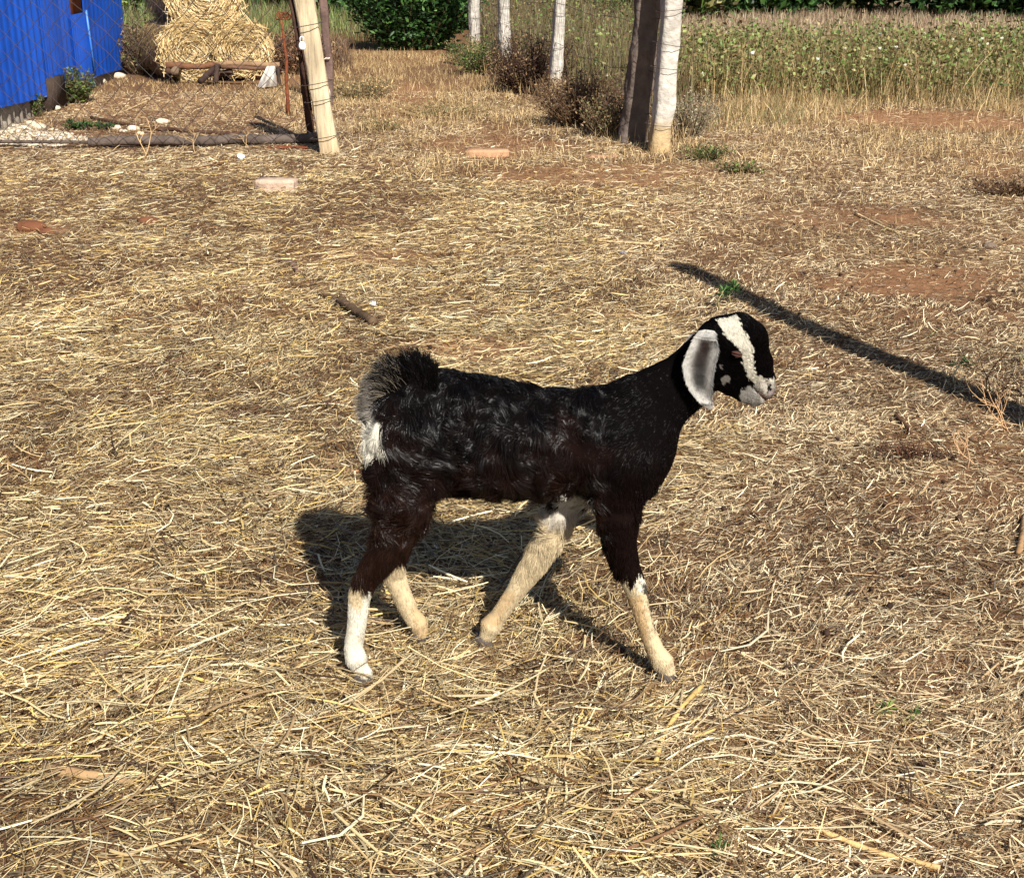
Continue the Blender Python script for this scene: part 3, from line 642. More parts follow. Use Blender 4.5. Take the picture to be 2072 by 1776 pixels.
# white bottle cap and small white cup
def disc(uv, r, h, col, label, name, cat, cup=False):
    g = G(*uv); z0 = hz(g[0:1], g[1:2])[0]+.004; n_ = 20; m_ = MB(); tilt = np.array([0, -.25, 1.]) if not cup else np.array([.3, -.5, .8]); tilt /= np.linalg.norm(tilt)
    c = np.array([g[0], g[1], z0+(.012 if cup else .004)])
    if cup: m_.tube([c-tilt*h*.5, c-tilt*h*.45, c, c+tilt*h*.5], [r*.5, r*.72, r*.85, r], n_, col=col, cap=False); m_.tube([c+tilt*h*.5, c, c-tilt*h*.42], [r*.93, r*.8, r*.6], n_, col=col, cap=True)
    else: m_.tube([c, c+tilt*h*.7, c+tilt*h, c+tilt*h*1.0001], [r, r, r*.88, r*.3], n_, col=col)
    return m_.build(name, M_plastic, smooth=False, label=label, cat=cat)
disc((754, 622), .0155, .012, (.85, .85, .85), 'white round bottle cap on the ground behind the goat', 'bottle_cap', 'bottle cap')
disc((487, 325), .028, .045, (.8, .84, .8), 'small white paper cup on the ground near the fence foot', 'paper_cup', 'cup', cup=True)
# pole outside the frame whose shadow crosses the yard at right
tipg = G(1362, 541); hp = 2.35; bs = tipg+np.array([SX, SY, 0])*hp/math.tan(SUN_EL)
post_mesh(bs-np.array([0, 0, .05]), bs+np.array([0, 0, hp]), .125, .125, 31, L(170, 150, 120), rough=.16, nz=50).build('wooden_post', M_wood, label='tall pole to the right of the view whose long shadow crosses the yard', cat='post')
# ------------------------------------------------------------------ weeds and shrubs
def leaf_quads(P, D, Nn, Ln, Wd, col):
    """simple folded leaf: P root (N,3), D direction, Nn approx normal"""
    S = np.cross(D, Nn); S /= np.linalg.norm(S, axis=1)[:, None]+1e-9; N = len(P); Ln = np.broadcast_to(Ln, (N,))[:, None]; Wd = np.broadcast_to(Wd, (N,))[:, None]
    Nu = np.cross(S, D); mid = P+D*Ln*.45-Nu*Wd*.25; a = mid+S*Wd+Nu*Wd*.3; b = mid-S*Wd+Nu*Wd*.3; tip = P+D*Ln-Nu*Ln*.12
    V = np.stack([P, a, mid, b, tip], 1).reshape(-1, 3); i = np.arange(N)[:, None]*5
    Q_ = np.concatenate([i+np.array([[0, 2, 4, 1]]), i+np.array([[0, 3, 4, 2]])]); return V, Q_, np.repeat(col, 5, 0)
def rdir(n, up=.3):
    d = rng.normal(size=(n, 3)); d[:, 2] = np.abs(d[:, 2])*.7+up*rng.normal(.5, .6, n); return d/np.linalg.norm(d, axis=1)[:, None]
GRN = [L(96, 124, 56), L(76, 104, 48), L(60, 88, 44), L(122, 142, 70), L(50, 72, 38)]
DGR = [L(52, 84, 40), L(40, 68, 34), L(66, 100, 48), L(84, 118, 58), L(34, 52, 30)]
OLV = [L(122, 124, 74), L(100, 104, 62), L(142, 136, 88), L(90, 84, 58), L(120, 96, 64)]
DRYB = [L(112, 86, 62), L(92, 70, 54), L(136, 108, 80), L(78, 58, 48), L(150, 124, 92)]
def bush(uv, wx, wy, hgt, nleaf, pal, leaf, label, name='bush', cat='bush', nst=40, twig=L(92, 72, 52), clump=None, Y=None):
    g = G(*uv) if Y is None else np.array([PD(uv[0], uv[1], Y)[0], Y, 0.])
    root = empty(name, tuple(g), label=label, cat=cat); st = MB(); tips = []
    for k in range(nst):
        a = rng.random()*2*math.pi; rr_ = math.sqrt(rng.random()); h_ = hgt*(.45+.55*rng.random())*(1-.25*rr_); e = g+np.array([math.cos(a)*rr_*wx/2, math.sin(a)*rr_*wy/2, h_]); b0 = g+np.array([math.cos(a)*rr_*wx*.16, math.sin(a)*rr_*wy*.16, 0])
        mid = (b0+e)/2+rng.normal(0, .06*hgt, 3)*np.array([1, 1, .3]); t = np.linspace(0, 1, 6)[:, None]; P = b0*(1-t)**2+2*mid*t*(1-t)+e*t*t; st.tube(P, np.linspace(.007, .002, 6)*max(.5, hgt), 4, col=twig, cap=False); tips.append(P)
    st.build('stem', M_twig, root)
    T = np.array(tips); k = rng.integers(0, nst, nleaf); t = rng.random(nleaf)**.7*5; i = np.minimum(t.astype(int), 4); f = (t-i)[:, None]
    P = T[k, i]*(1-f)+T[k, i+1]*f; P = P+rng.normal(0, 1, (nleaf, 3))*np.array([wx, wy, hgt])*.045*(1 if clump is None else clump); P[:, 2] = np.maximum(P[:, 2], .01)
    D_ = rdir(nleaf); col = lerpc(pal, rng.random(nleaf))*(.6+.7*rng.random(nleaf))[:, None]
    V, Q_, c = leaf_quads(P, D_, rdir(nleaf, .8), leaf*(.5+.9*rng.random(nleaf)), leaf*.20*(.6+.8*rng.random(nleaf)), col)
    MB().add(V, Q_, col=c).build('foliage', M_leaf, root); return root
bush((835, 100), 2.3, 1.5, 1.7, 16000, DGR, .10, 'dense dark green leafy bush at the end of the path', nst=90)
bush((960, 60), 1.4, 1.2, 1.3, 6000, DGR, .10, 'dark green bush behind the farthest whitewashed posts', nst=50)
bush((1290, 92), 1.5, 1.2, 1.25, 8000, OLV+GRN, .08, 'olive green bush seen through the chicken wire beside the right stone post', nst=60)
bush((1075, 190), 1.0, .7, .72, 6500, DRYB, .035, 'dark brown dried shrub tangled between the second and third stone posts', 'dry_shrub', 'shrub', nst=260, twig=L(70, 52, 44))
bush((1180, 255), .95, .6, .55, 4200, DRYB, .03, 'dried brown thicket at the foot of the chicken wire', 'dry_shrub', 'shrub', nst=280, twig=L(104, 82, 60))
bush((1235, 278), .55, .4, .42, 2200, DRYB+OLV, .03, 'grey brown dried weeds in front of the dark leaning brace', 'dry_shrub', 'shrub', nst=130, twig=L(120, 100, 76))
bush((985, 150), 1.1, .8, .5, 4600, OLV+GRN, .035, 'green grey low shrub at the foot of the two far posts', 'low_shrub', 'shrub', nst=110, twig=L(96, 88, 62))
bush((1392, 280), .55, .45, .46, 3000, [L(170, 160, 136), L(140, 132, 106), L(116, 112, 84)], .022, 'silvery grey weed growing to the right of the white stone post', 'weed', 'weed', nst=150, twig=L(150, 132, 108))
bush((1425, 325), .42, .3, .14, 900, GRN+OLV, .022, 'low green weed right of the white stone post foot', 'weed', 'weed', nst=40)
bush((1500, 350), .4, .24, .08, 350, OLV+GRN+DRYB, .03, 'flat green weed on the soil a little right of the white stone post', 'weed', 'weed', nst=24)
bush((158, 208), .40, .40, .36, 2600, GRN+OLV, .035, 'green weed bush growing against the middle of the blue shed', 'weed', 'weed', nst=70)
bush((72, 236), .20, .18, .26, 900, GRN+OLV, .03, 'small green weed at the grey skirting of the shed', 'weed', 'weed', nst=30)
bush((160, 262), .30, .14, .08, 500, DGR, .03, 'low dark green weed behind the chain link among rubble', 'weed', 'weed', nst=20)
bush((215, 262), .22, .12, .07, 320, DGR, .03, 'second low green weed behind the chain link by the pale stones', 'weed', 'weed', nst=16)
bush((730, 200), .9, .7, .28, 1300, OLV+DRYG, .03, 'grey green dried weeds right of the dark wooden post', 'weed', 'weed', nst=150, twig=L(130, 112, 84))
bush((890, 235), 1.3, .8, .16, 900, OLV+DRYG, .025, 'low dried weeds in the middle of the path', 'weed', 'weed', nst=140, twig=L(150, 128, 92))
bush((775, 262), .5, .4, .14, 450, OLV+DRYG, .025, 'small dried weed tuft on the path near the leaning pale post', 'weed', 'weed', nst=70, twig=L(150, 128, 92))
bush((2055, 395), .7, .4, .13, 700, DRYB, .03, 'heap of dark dried twigs at the right edge', 'twig_heap', 'twigs', nst=120, twig=L(84, 62, 46))
bush((290, 150), 1.0, .8, .75, 2600, DRYB+OLV, .05, 'tall brown dried weeds between the shed corner and the bales', 'dry_shrub', 'shrub', nst=240, twig=L(110, 92, 74))
bush((600, 150), 1.1, .8, .62, 3200, DRYB+[L(140, 96, 70)], .05, 'brown dried weeds behind the rusty rod', 'dry_shrub', 'shrub', nst=240, twig=L(122, 94, 72))
# young green plants
def sprig(uv, hgt, nl, leaf, label, pal=DGR, stem=L(150, 140, 96), name='seedling', spread=1.0, y=0.):
    g = G(*uv); z = hz(g[0:1], g[1:2])[0]; root = empty(name, (g[0], g[1], z), label=label, cat='plant')
    b = np.array([g[0], g[1], z]); e = b+np.array([.012, .0, hgt]); m_ = MB(); m_.tube([b, b+np.array([-.008, 0, hgt*.5]), e], [.004, .003, .0025], 6, col=stem); m_.build('stem', M_twig, root)
    a = rng.random(nl)*2*math.pi; el = rng.uniform(-.1, 1.1, nl); D_ = np.stack([np.cos(a)*np.cos(el), np.sin(a)*np.cos(el), np.sin(el)], 1)
    P = e+D_*.004-np.array([0, 0, 1])*(rng.random(nl)*hgt*.35*spread)[:, None]; V, Q_, c = leaf_quads(P, D_, np.tile([0, 0, 1.], (nl, 1))+rng.normal(0, .2, (nl, 3)), leaf*(.6+.6*rng.random(nl)), leaf*.11, lerpc(pal, rng.random(nl)))
    MB().add(V, Q_, col=c).build('leaf_rosette', M_leaf, root)
sprig((1930, 782), .075, 16, .045, 'young green seedling with a leaf rosette on a bare pale stem at right', [L(120, 150, 84), L(96, 130, 70)], stem=L(206, 186, 150), spread=.2)
sprig((1455, 632), .085, 46, .045, 'narrow leaved green weed growing just behind the goat head')
sprig((1478, 618), .08, 40, .045, 'narrow leaved green weed beside the one behind the goat head, slightly farther')
sprig((2068, 745), .05, 14, .04, 'green seedling cut by the right edge of the view')
for uv, lb in (((752, 407), 'tiny green sprout left of centre on the straw'), ((783, 360), 'flat green sprout above the tiny sprout on the straw'), ((697, 358), 'small green sprout right of the pale brick'), ((1087, 471), 'tiny green sprout in the middle of the yard'),
               ((1087, 447), 'pair of green leaflets beyond the middle of the yard'), ((1178, 495), 'small green sprout above the goat back'), ((1412, 418), 'small green sprout on the straw below the white stone post'), ((1882, 685), 'small green sprout on the soil above the pole shadow'),
               ((900, 388), 'green leaflet left of the middle on straw'), ((1790, 470), 'faint green sprout on the soil at upper right'), ((1780, 1455), 'round green leaflet in the straw at lower right'), ((1835, 1470), 'pale green leaflet in the lower right straw'), ((1440, 1750), 'little green sprout at the bottom edge')):
    sprig(uv, .022, 9, .024, lb, GRN, spread=.5)
# bare twiggy weeds at right
def twiggy(uv, hgt, n, col, label, lean=(0, 0), r0=.0022):
    g = G(*uv); b = np.array([g[0], g[1], hz(g[0:1], g[1:2])[0]]); m_ = MB()
    def br(p, d, l, r, dep):
        k = 5; P = [p]; dd = d.copy()
        for i in range(k): dd = dd+rng.normal(0, .16, 3); dd /= np.linalg.norm(dd); P.append(P[-1]+dd*l/k)
        m_.tube(P, np.linspace(r, r*.6, k+1), 4, col=col, cap=False)
        if dep:
            for _ in range(rng.integers(2, 4)):
                q = P[rng.integers(2, k+1)]; nd = dd+rng.normal(0, .55, 3); nd[2] = abs(nd[2])*.8; nd /= np.linalg.norm(nd); br(q, nd, l*.6, r*.65, dep-1)
    for i in range(n):
        d = np.array([lean[0], lean[1], 1.])+rng.normal(0, .35, 3); d /= np.linalg.norm(d); br(b+rng.normal(0, .01, 3)*np.array([1, 1, 0]), d, hgt*.55, r0, 2)
    m_.build('dry_weed', M_twig, label=label, cat='weed')
twiggy((1990, 820), .24, 4, L(122, 90, 66), 'bare branching dry weed standing at the right edge above the pole shadow', (.05, 0))
twiggy((2045, 880), .26, 3, L(190, 152, 112), 'leaning pale dry stems at the right edge over the shadow', (-.5, 0))
twiggy((1960, 940), .2, 2, L(186, 150, 112), 'thin pale dry stem curving over the pole shadow', (-.3, .2))
twiggy((1650, 665), .09, 2, L(176, 140, 104), 'small dry weed poking up beside the middle of the pole shadow', (0, 0), .0015)
twiggy((1275, 700), .12, 1, L(120, 92, 66), 'single thin dry stem rising just above the goat neck', (0, 0), .0014)
twiggy((840, 690), .07, 2, L(90, 76, 58), 'small dark dry weed behind the goat tail', (0, 0), .0014)
twiggy((293, 320), .35, 2, L(206, 172, 124), 'tall thin pale dry weed in front of the log', (0, 0), .004)
twiggy((395, 310), .28, 2, L(190, 158, 116), 'thin dry weed in front of the log, right of the tall pale one', (-.2, 0), .003)
twiggy((500, 300), .2, 2, L(190, 158, 116), 'short dry weed at the right half of the log', (0, 0), .003)
twiggy((1690, 182), .9, 2, L(120, 96, 72), 'lone bare stem rising over the green field', (0, 0), .008)
# small dark clots of dung and roots on the ground
def clot(uv, w_, n, col, label, name='root_clump', cat='roots', h=.02):
    g = G(*uv); k = n; P = np.array([g[0], g[1], hz(g[0:1], g[1:2])[0]])+rng.normal(0, 1, (k, 3))*np.array([w_, w_*.5, 0])*.4
    V, Q_, c = blades(P, rng.random(k)*6.3, rng.uniform(0, 1.0, k), w_*.6*(.4+.8*rng.random(k)), .0025+.002*rng.random(k), np.asarray(col)*(.5+.9*rng.random(k))[:, None], rng.normal(-.6, .5, k), rng.normal(0, 1, k), 0, 3, .5)
    MB().add(V, Q_, col=c).build(name, M_twig, label=label, cat=cat)
clot((1255, 612), .07, 90, L(96, 72, 48), 'dark clump of dried roots above the goat neck')
clot((960, 620), .05, 90, L(84, 66, 56), 'small dark clump of roots above the goat back')
clot((1840, 925), .11, 240, L(84, 56, 42), 'dark reddish clump of roots on the soil at right')
clot((1890, 925), .05, 70, L(90, 74, 60), 'grey clump of chaff beside the dark reddish roots')
clot((900, 520), .09, 80, L(120, 84, 56), 'brown tuft of stubble in the middle left of the yard')
clot((1415, 642), .06, 60, L(80, 60, 56), 'dark flat tuft just left of the goat head')
clot((232, 740), .06, 70, L(90, 72, 56), 'dark tuft in the straw on the left')
clot((1580, 745), .07, 120, L(110, 76, 46), 'brown tuft of leaves just in front of the goat nose')
# ------------------------------------------------------------------ grass and field masses
def tufts(name, n, region, hmin, hmax, w_, pal, label, tipdark=0, dens=None, leafy=0, lean=.35, m=M_straw, nseg=3, Gscale=None):
    """upright dry or green stalks over a ground region given as a polygon in metres"""
    P = np.array(region); x = rng.uniform(P[:, 0].min(), P[:, 0].max(), n*4); y = rng.uniform(P[:, 1].min(), P[:, 1].max(), n*4)
    k = in_poly(x, y, region); x, y = x[k][:n], y[k][:n]
    cl = fbm2(x, y, .35, 71); keep = rng.random(len(x)) < (.25+.9*sstep(.35, .6, cl)); 
    if dens is not None: keep &= rng.random(len(x)) < dens(x, y)
    x, y, cl = x[keep], y[keep], cl[keep]; k = len(x)
    hh = rng.uniform(hmin, hmax, k)*(.6+.7*cl); col = lerpc(pal, np.clip(rng.random(k)*.7+.3*fbm2(x, y, 1.2, 75), 0, .999))*(.6+.6*rng.random(k))[:, None]
    V, Q_, c = blades(np.stack([x, y, hz(x, y)-.003], 1), rng.random(k)*6.3, math.pi/2-np.abs(rng.normal(0, lean, k)), hh, w_*(.6+.8*rng.random(k)), col, -rng.uniform(0, .7, k), rng.normal(0, .5, k), rng.normal(0, .8, k), nseg, .75)
    m_ = MB(); m_.add(V, Q_, col=c)
    if leafy:
        j = rng.integers(0, k, leafy); t = .25+.75*rng.random(leafy)**.6
        Pl = np.stack([x[j], y[j], t*hh[j]], 1)+rng.normal(0, .03, (leafy, 3)); D_ = rdir(leafy, .2); lc = lerpc(leafpal, rng.random(leafy))*(.55+.8*rng.random(leafy))[:, None]
        V, Q_, c = leaf_quads(Pl, D_, rdir(leafy, .8), leafsz*(.5+.8*rng.random(leafy)), leafsz*.33*(.6+.7*rng.random(leafy)), lc); m_.add(V, Q_, col=c)
    return m_.build(name, m, kind='stuff', label=label)
def reg(pts): return [tuple(p) for p in GXY(pts)]
tufts('dry_grass', 52000, [(-.7, 8.3), (1.2, 9.2), (4.6, 8.2), (5.6, 12.9), (2.4, 14.5), (1.3, 11), (.9, 10.2), (.2, 12.5), (-1, 19.5), (-3.2, 19.5), (-2.3, 12), (-1.25, 9.7)], .03, .11, .004, DRYG, 'short dry grass over the yard and path', dens=lambda x, y: 1-.9*bare(x, y), lean=.6)
tufts('dry_grass', 16000, [(.9, 5.0), (3.6, 4.4), (4.6, 8.4), (1.2, 9.2), (-.7, 8.3)], .02, .06, .003, DRYG, 'short dry grass on the right side of the yard', dens=lambda x, y: (1-.9*bare(x, y))*.8, lean=.7)
tufts('dry_grass', 15000, [(-4.1, 10.2), (-1.5, 10.0), (-1.6, 14.5), (-4.6, 15.5)], .02, .07, .004, DRYG, 'thin dry grass and straw between the shed and the bales', dens=lambda x, y: (1-.9*bare(x, y))*.8, lean=.9)
tufts('dry_grass', 3200, [(.80, 10.2), (1.15, 9.85), (1.5, 10.2), (.75, 12.6), (.2, 16), (-.3, 19), (-.75, 19), (-.25, 15)], .10, .30, .006, DRYB+DRYG, 'dry grass growing along the chicken wire', lean=.35)
leafpal = [L(124, 140, 76), L(104, 128, 64), L(146, 156, 92), L(92, 104, 58), L(130, 110, 74), L(116, 92, 64), L(152, 140, 94)]; leafsz = .05
FG = [L(150, 150, 92), L(170, 160, 106), L(126, 124, 76), L(140, 112, 76), L(110, 100, 66)]
tufts('crop_field', 26000, [(1.55, 14.2), (1.9, 12.8), (6.6, 12.1), (8.4, 16.8), (2.0, 17.2)], .22, .62, .006, FG+DRYG[:3], 'green and brown leafy crop field beyond the yard', leafy=30000, lean=.22, m=M_leaf, dens=lambda x, y: sstep(12.2, 13.6, y+1.2*(fbm2(x, y, 1.1, 77)-.5)+.3*(fbm2(x, y, .3, 78)-.5)))
tufts('field_grass', 22000, [(1.15, 10.5), (1.45, 10.5), (1.5, 12.6), (1.9, 13.4), (2.0, 17.2), (2.0, 26), (-.7, 26), (-.4, 19.3)], .35, .75, .007, [L(128, 122, 76), L(112, 104, 70), L(146, 136, 92), L(108, 84, 62), L(132, 106, 78)], 'tall brown green grass behind the chicken wire', leafy=9000, lean=.15, m=M_leaf)
PNK = [L(176, 150, 128), L(160, 136, 112), L(196, 172, 142), L(136, 114, 94), L(146, 136, 104), L(128, 124, 84)]
tufts('dry_meadow', 76000, [(1.9, 17.2), (8.6, 16.8), (19, 40), (2, 40)], .12, .30, .011, PNK, 'pinkish brown dry grass meadow beyond the crop field', lean=.2)
tufts('green_meadow', 30000, [(-9, 17.2), (-3.4, 17.2), (-2.6, 20.5), (-1.0, 22), (-1, 34), (-16, 34)], .2, .5, .012, [L(116, 134, 72), L(98, 116, 62), L(134, 146, 86), L(140, 120, 88), L(90, 100, 60)], 'green meadow behind the bales', lean=.25, m=M_leaf)
tufts('dry_meadow', 9000, [(-6.6, 16.6), (-1.9, 16.0), (-2.4, 19.6), (-3.2, 19.8), (-7.5, 19.6)], .12, .42, .008, DRYB+[L(150, 118, 88)], 'brown dry grass strip behind the bales', lean=.3)
# white cotton bolls / flowers dotting the crop
m_ = MB(); pr = rng.uniform(size=(45, 2)); 
for a, b in pr:
    x_ = 1.9+a*5.6; y_ = 12.8+b*3.4; m_.box((x_, y_, .2+.32*rng.random()), (.03, .03, .025), L(236, 232, 214), rng.random()*3, .004)
m_.build('white_blossom', M_leaf, kind='stuff', label='tiny white blossoms dotted over the crop field')
# far trees
def tree(x, y, hgt, wx, pal, label, n=9000, leaf=.22):
    root = empty('tree', (x, y, 0), label=label, cat='tree', group='dark trees along the far edge of the fields'); tr = MB(); tips = []
    tr.tube([(x, y, -.1), (x+.05, y, hgt*.3), (x-.1, y+.1, hgt*.6)], [.16, .12, .07], 8, col=L(84, 66, 52))
    for k in range(26):
        a = rng.random()*6.28; z0 = hgt*rng.uniform(.0, .5)**1.5; e = np.array([x+math.cos(a)*wx*.5*rng.uniform(.4, 1), y+math.sin(a)*wx*.4*rng.uniform(.4, 1), z0+hgt*rng.uniform(.0, .4)]); P = np.array([[x, y, z0*.8], (np.array([x, y, z0])+e)/2+rng.normal(0, .2, 3), e]); tr.tube(P, [.05, .03, .012], 5, col=L(84, 66, 52), cap=False); tips.append(e)
    tr.build('trunk', M_wood, root); T = np.array(tips); j = rng.integers(0, len(T), n); P = T[j]+rng.normal(0, 1, (n, 3))*np.array([wx*.13, wx*.12, hgt*.10]); P[:, 2] = np.abs(P[:, 2])+.01
    V, Q_, c = leaf_quads(P, rdir(n), rdir(n, .8), leaf*(.5+.8*rng.random(n)), leaf*.28, lerpc(pal, rng.random(n))*(.6+.7*rng.random(n))[:, None]); MB().add(V, Q_, col=c).build('crown', M_leaf, root)
tree(4.9, 30.5, 3.2, 4.2, DGR, 'dark tree at the far field edge, just right of the white stone post')
tree(7.6, 31.5, 3.0, 3.4, OLV+DGR, 'olive green tree at the far field edge, second from the stone post')
tree(10.6, 29.5, 3.6, 4.0, DGR, 'dark green tree at the far field edge, third from the stone post')
tree(12.9, 30, 3.8, 4.4, DGR, 'dark green tree at the far right corner of the fields')
tree(2.6, 28, 2.6, 3.2, OLV+GRN, 'green tree far behind the chicken wire')
tree(-5.6, 33, 3.4, 5.0, DGR, 'dark tree beyond the green meadow behind the bales')
tree(-9.6, 30, 3.2, 4.0, GRN, 'lighter green tree beyond the blue shed')
tree(-2.4, 30, 3.0, 4.0, DGR, 'dark tree beyond the end of the path')

tufts('dry_grass', 9000, [(1.5, 10.6), (3.0, 11.6), (6.4, 11.2), (6.4, 12.8), (2.2, 13.2)], .06, .26, .005, DRYG+OLV[:2], 'dry grass fringe in front of the crop field', dens=lambda x, y: (1-bare(x, y))*sstep(.35, .6, fbm2(x, y, .8, 79)), lean=.4)
# goat droppings and dark crumbs scattered about
m_ = MB(); x, y = scatter(420, 1.5, 7, .7)
for a, b in zip(x, y):
    r_ = .0045+.004*rng.random(); z_ = hz(np.array([a]), np.array([b]))[0]+r_*.7+.006; an = rng.random()*6.3; d = np.array([math.cos(an), math.sin(an), .1])*r_*1.4; c_ = np.array([a, b, z_])
    m_.tube([c_-d, c_-d*.6, c_, c_+d*.6, c_+d], [r_*.15, r_*.8, r_, r_*.8, r_*.15], 6, col=L(58, 42, 34)*(.6+.8*rng.random()))
m_.build('droppings', M_twig, kind='stuff', label='small dark goat droppings and crumbs scattered in the straw')
# ------------------------------------------------------------------ the goat kid
YC = 2.36                                   # middle plane of the body
YN, YF = 2.29, 2.43                          # planes of the near and far legs
def pt(u, v, Y=YC): return PD(u, v, Y)
def leg_chain(spec, Ytop, hoof_uv):
    """joints given in the side view; the plane slides from the body to where the hoof stands"""
    g = G(*hoof_uv); n = len(spec); out = []
    for i, (u, v, r) in enumerate(spec):
        t = (i/(n-1))**.8; Y = Ytop*(1-t)+g[1]*t; p = pt(u, v, Y); out.append((p, r/pxm(p)))
    return out, g
def ch(lst, Y=YC):
    out = []
    for e in lst:
        p = pt(e[0], e[1], e[3] if len(e) > 3 else Y); out.append((p, e[2]/pxm(p)))
    return out
torso = ch([(1268, 888, 100), (1200, 892, 106), (1100, 899, 112), (1010, 889, 121), (915, 875, 124), (840, 838, 91)])
chest = ch([(1262, 905, 95), (1280, 935, 66), (1290, 965, 44)])
neck = ch([(1262, 872, 98), (1298, 832, 80), (1336, 806, 70), (1384, 774, 62), (1420, 731, 52), (1448, 690, 42)])
rump = ch([(838, 820, 78), (795, 820, 54)])
skull = ch([(1466, 680, 38), (1494, 670, 37), (1514, 682, 34)])
face = ch([(1502, 706, 51), (1521, 738, 42), (1538, 770, 30), (1545, 785, 24)])
jaw = ch([(1468, 732, 46), (1486, 766, 36), (1509, 791, 24), (1527, 803, 18)])
browN = ch([(1486, 702, 17, YC-.030)]); browF = ch([(1520, 676, 18, YC+.024)])
hindN, gHN = leg_chain([(820, 905, 80), (815, 970, 72), (809, 1025, 57), (795, 1075, 42), (773, 1122, 31), (741, 1172, 25), (727, 1205, 22), (722, 1260, 19), (715, 1308, 18.5), (720, 1330, 21.5), (729, 1350, 16.5), (737, 1361, 16)], YN+.005, (738, 1388))
hindF, gHF = leg_chain([(838, 905, 70), (836, 975, 62), (826, 1030, 46), (806, 1080, 34), (795, 1125, 26), (797, 1162, 22), (812, 1200, 20), (830, 1240, 17.5), (845, 1260, 19.5), (850, 1273, 16), (851, 1280, 15)], YF-.005, (851, 1301))
foreN, gFN = leg_chain([(1255, 945, 74), (1248, 1000, 56), (1250, 1050, 41), (1256, 1100, 32), (1268, 1145, 26), (1285, 1186, 22.5), (1298, 1235, 17.5), (1313, 1285, 16.5), (1327, 1316, 18), (1340, 1338, 22), (1347, 1351, 18), (1350, 1359, 16.5)], YN, (1350, 1381))
foreF, gFF = leg_chain([(1210, 950, 50), (1160, 1005, 38), (1131, 1050, 31), (1109, 1090, 27.5), (1084, 1135, 25), (1064, 1166, 23), (1036, 1205, 18), (1008, 1246, 17), (994, 1264, 21), (988, 1277, 17), (986, 1283, 16)], YF-.02, (984, 1310))
tailc = ch([(835, 782, 30), (805, 768, 25), (780, 768, 20), (762, 785, 16), (752, 815, 12)])
LO = np.array([-.38, 2.20, -.03]); HI = np.array([.58, 2.54, .80]); VS = .0027
dims = np.ceil((HI-LO)/VS).astype(int)
D = np.full(dims, .2, np.float32)
def sweep(chain, k, ys=1., yc=None, zs=1., sub=False):
    """smooth-union of a tapered sweep of spheres into the distance grid"""
    global D
    part = None
    P = np.array([p for p, r in chain]); R = np.array([r for p, r in chain])
    pad = R.max()*max(1, ys)+k+.02
    a = np.maximum(((P.min(0)-pad-LO)/VS).astype(int), 0); b = np.minimum(((P.max(0)+pad-LO)/VS).astype(int)+2, dims)
    gx = (LO[0]+VS*np.arange(a[0], b[0]))[:, None, None]; gy = (LO[1]+VS*np.arange(a[1], b[1]))[None, :, None]; gz = (LO[2]+VS*np.arange(a[2], b[2]))[None, None]
    best = None
    segs = [(i, i+1) for i in range(len(P)-1)] or [(0, 0)]
    for i, j in segs:
        A, B = P[i], P[j]; yA = A[1]; d = B-A; d2 = d.copy(); d2[1] /= ys
        px = gx-A[0]; py = (gy-A[1])/ys; pz = gz-A[2]
        t = np.clip((px*d2[0]+py*d2[1]+pz*d2[2])/(d2@d2+1e-12), 0, 1)
        dist = np.sqrt((px-t*d2[0])**2+(py-t*d2[1])**2+(pz-t*d2[2])**2)-(R[i]*(1-t)+R[j]*t)
        dist = dist*min(1, (1+ys)/2)
        best = dist if best is None else np.minimum(best, dist)
    sl_ = (slice(a[0], b[0]), slice(a[1], b[1]), slice(a[2], b[2])); cur = D[sl_]
    if sub:
        h = np.clip(.5-.5*(cur+best)/k, 0, 1); D[sl_] = cur*(1-h)-best*h+k*h*(1-h)
    else:
        h = np.clip(.5+.5*(cur-best)/k, 0, 1); D[sl_] = cur*(1-h)+best*h-k*h*(1-h)
sweep(torso, .03, .86); sweep(rump, .03, .95); sweep(chest, .03, .9); sweep(neck, .03, .72)
for c_ in (hindN, hindF, foreN, foreF): sweep(c_[:3], .03, .62)
for c_ in (hindN, hindF, foreN, foreF): sweep(c_[2:], .012, .92)
sweep(tailc, .02, .9)
sweep(skull, .02, 1.05); sweep(face, .018, .82); sweep(jaw, .02, .72); sweep(browN, .018, 1); sweep(browF, .018, 1)
eyeP = pt(1491, 714, YC-.043)
sweep(ch([(1489, 716, 10, YC-.052), (1498, 722, 7, YC-.05)]), .006, .8, sub=True)
nosN = ch([(1553, 776, 6, YC-.021), (1561, 791, 5.5, YC-.016)]); sweep(nosN, .004, 1, sub=True)
nosF = ch([(1553, 771, 6, YC+.021), (1561, 786, 5.5, YC+.016)]); sweep(nosF, .004, 1, sub=True)
mo = ch([(1521, 783, 2.5, YC-.024), (1535, 796, 4, YC-.020), (1547, 808, 4.5, YC-.013), (1554, 813, 4, YC)]); sweep(mo, .003, 1, sub=True)
mo = ch([(1522, 780, 2.2, YC+.030), (1536, 793, 2.4, YC+.026), (1548, 806, 2.6, YC+.014)]); sweep(mo, .003, 1, sub=True)
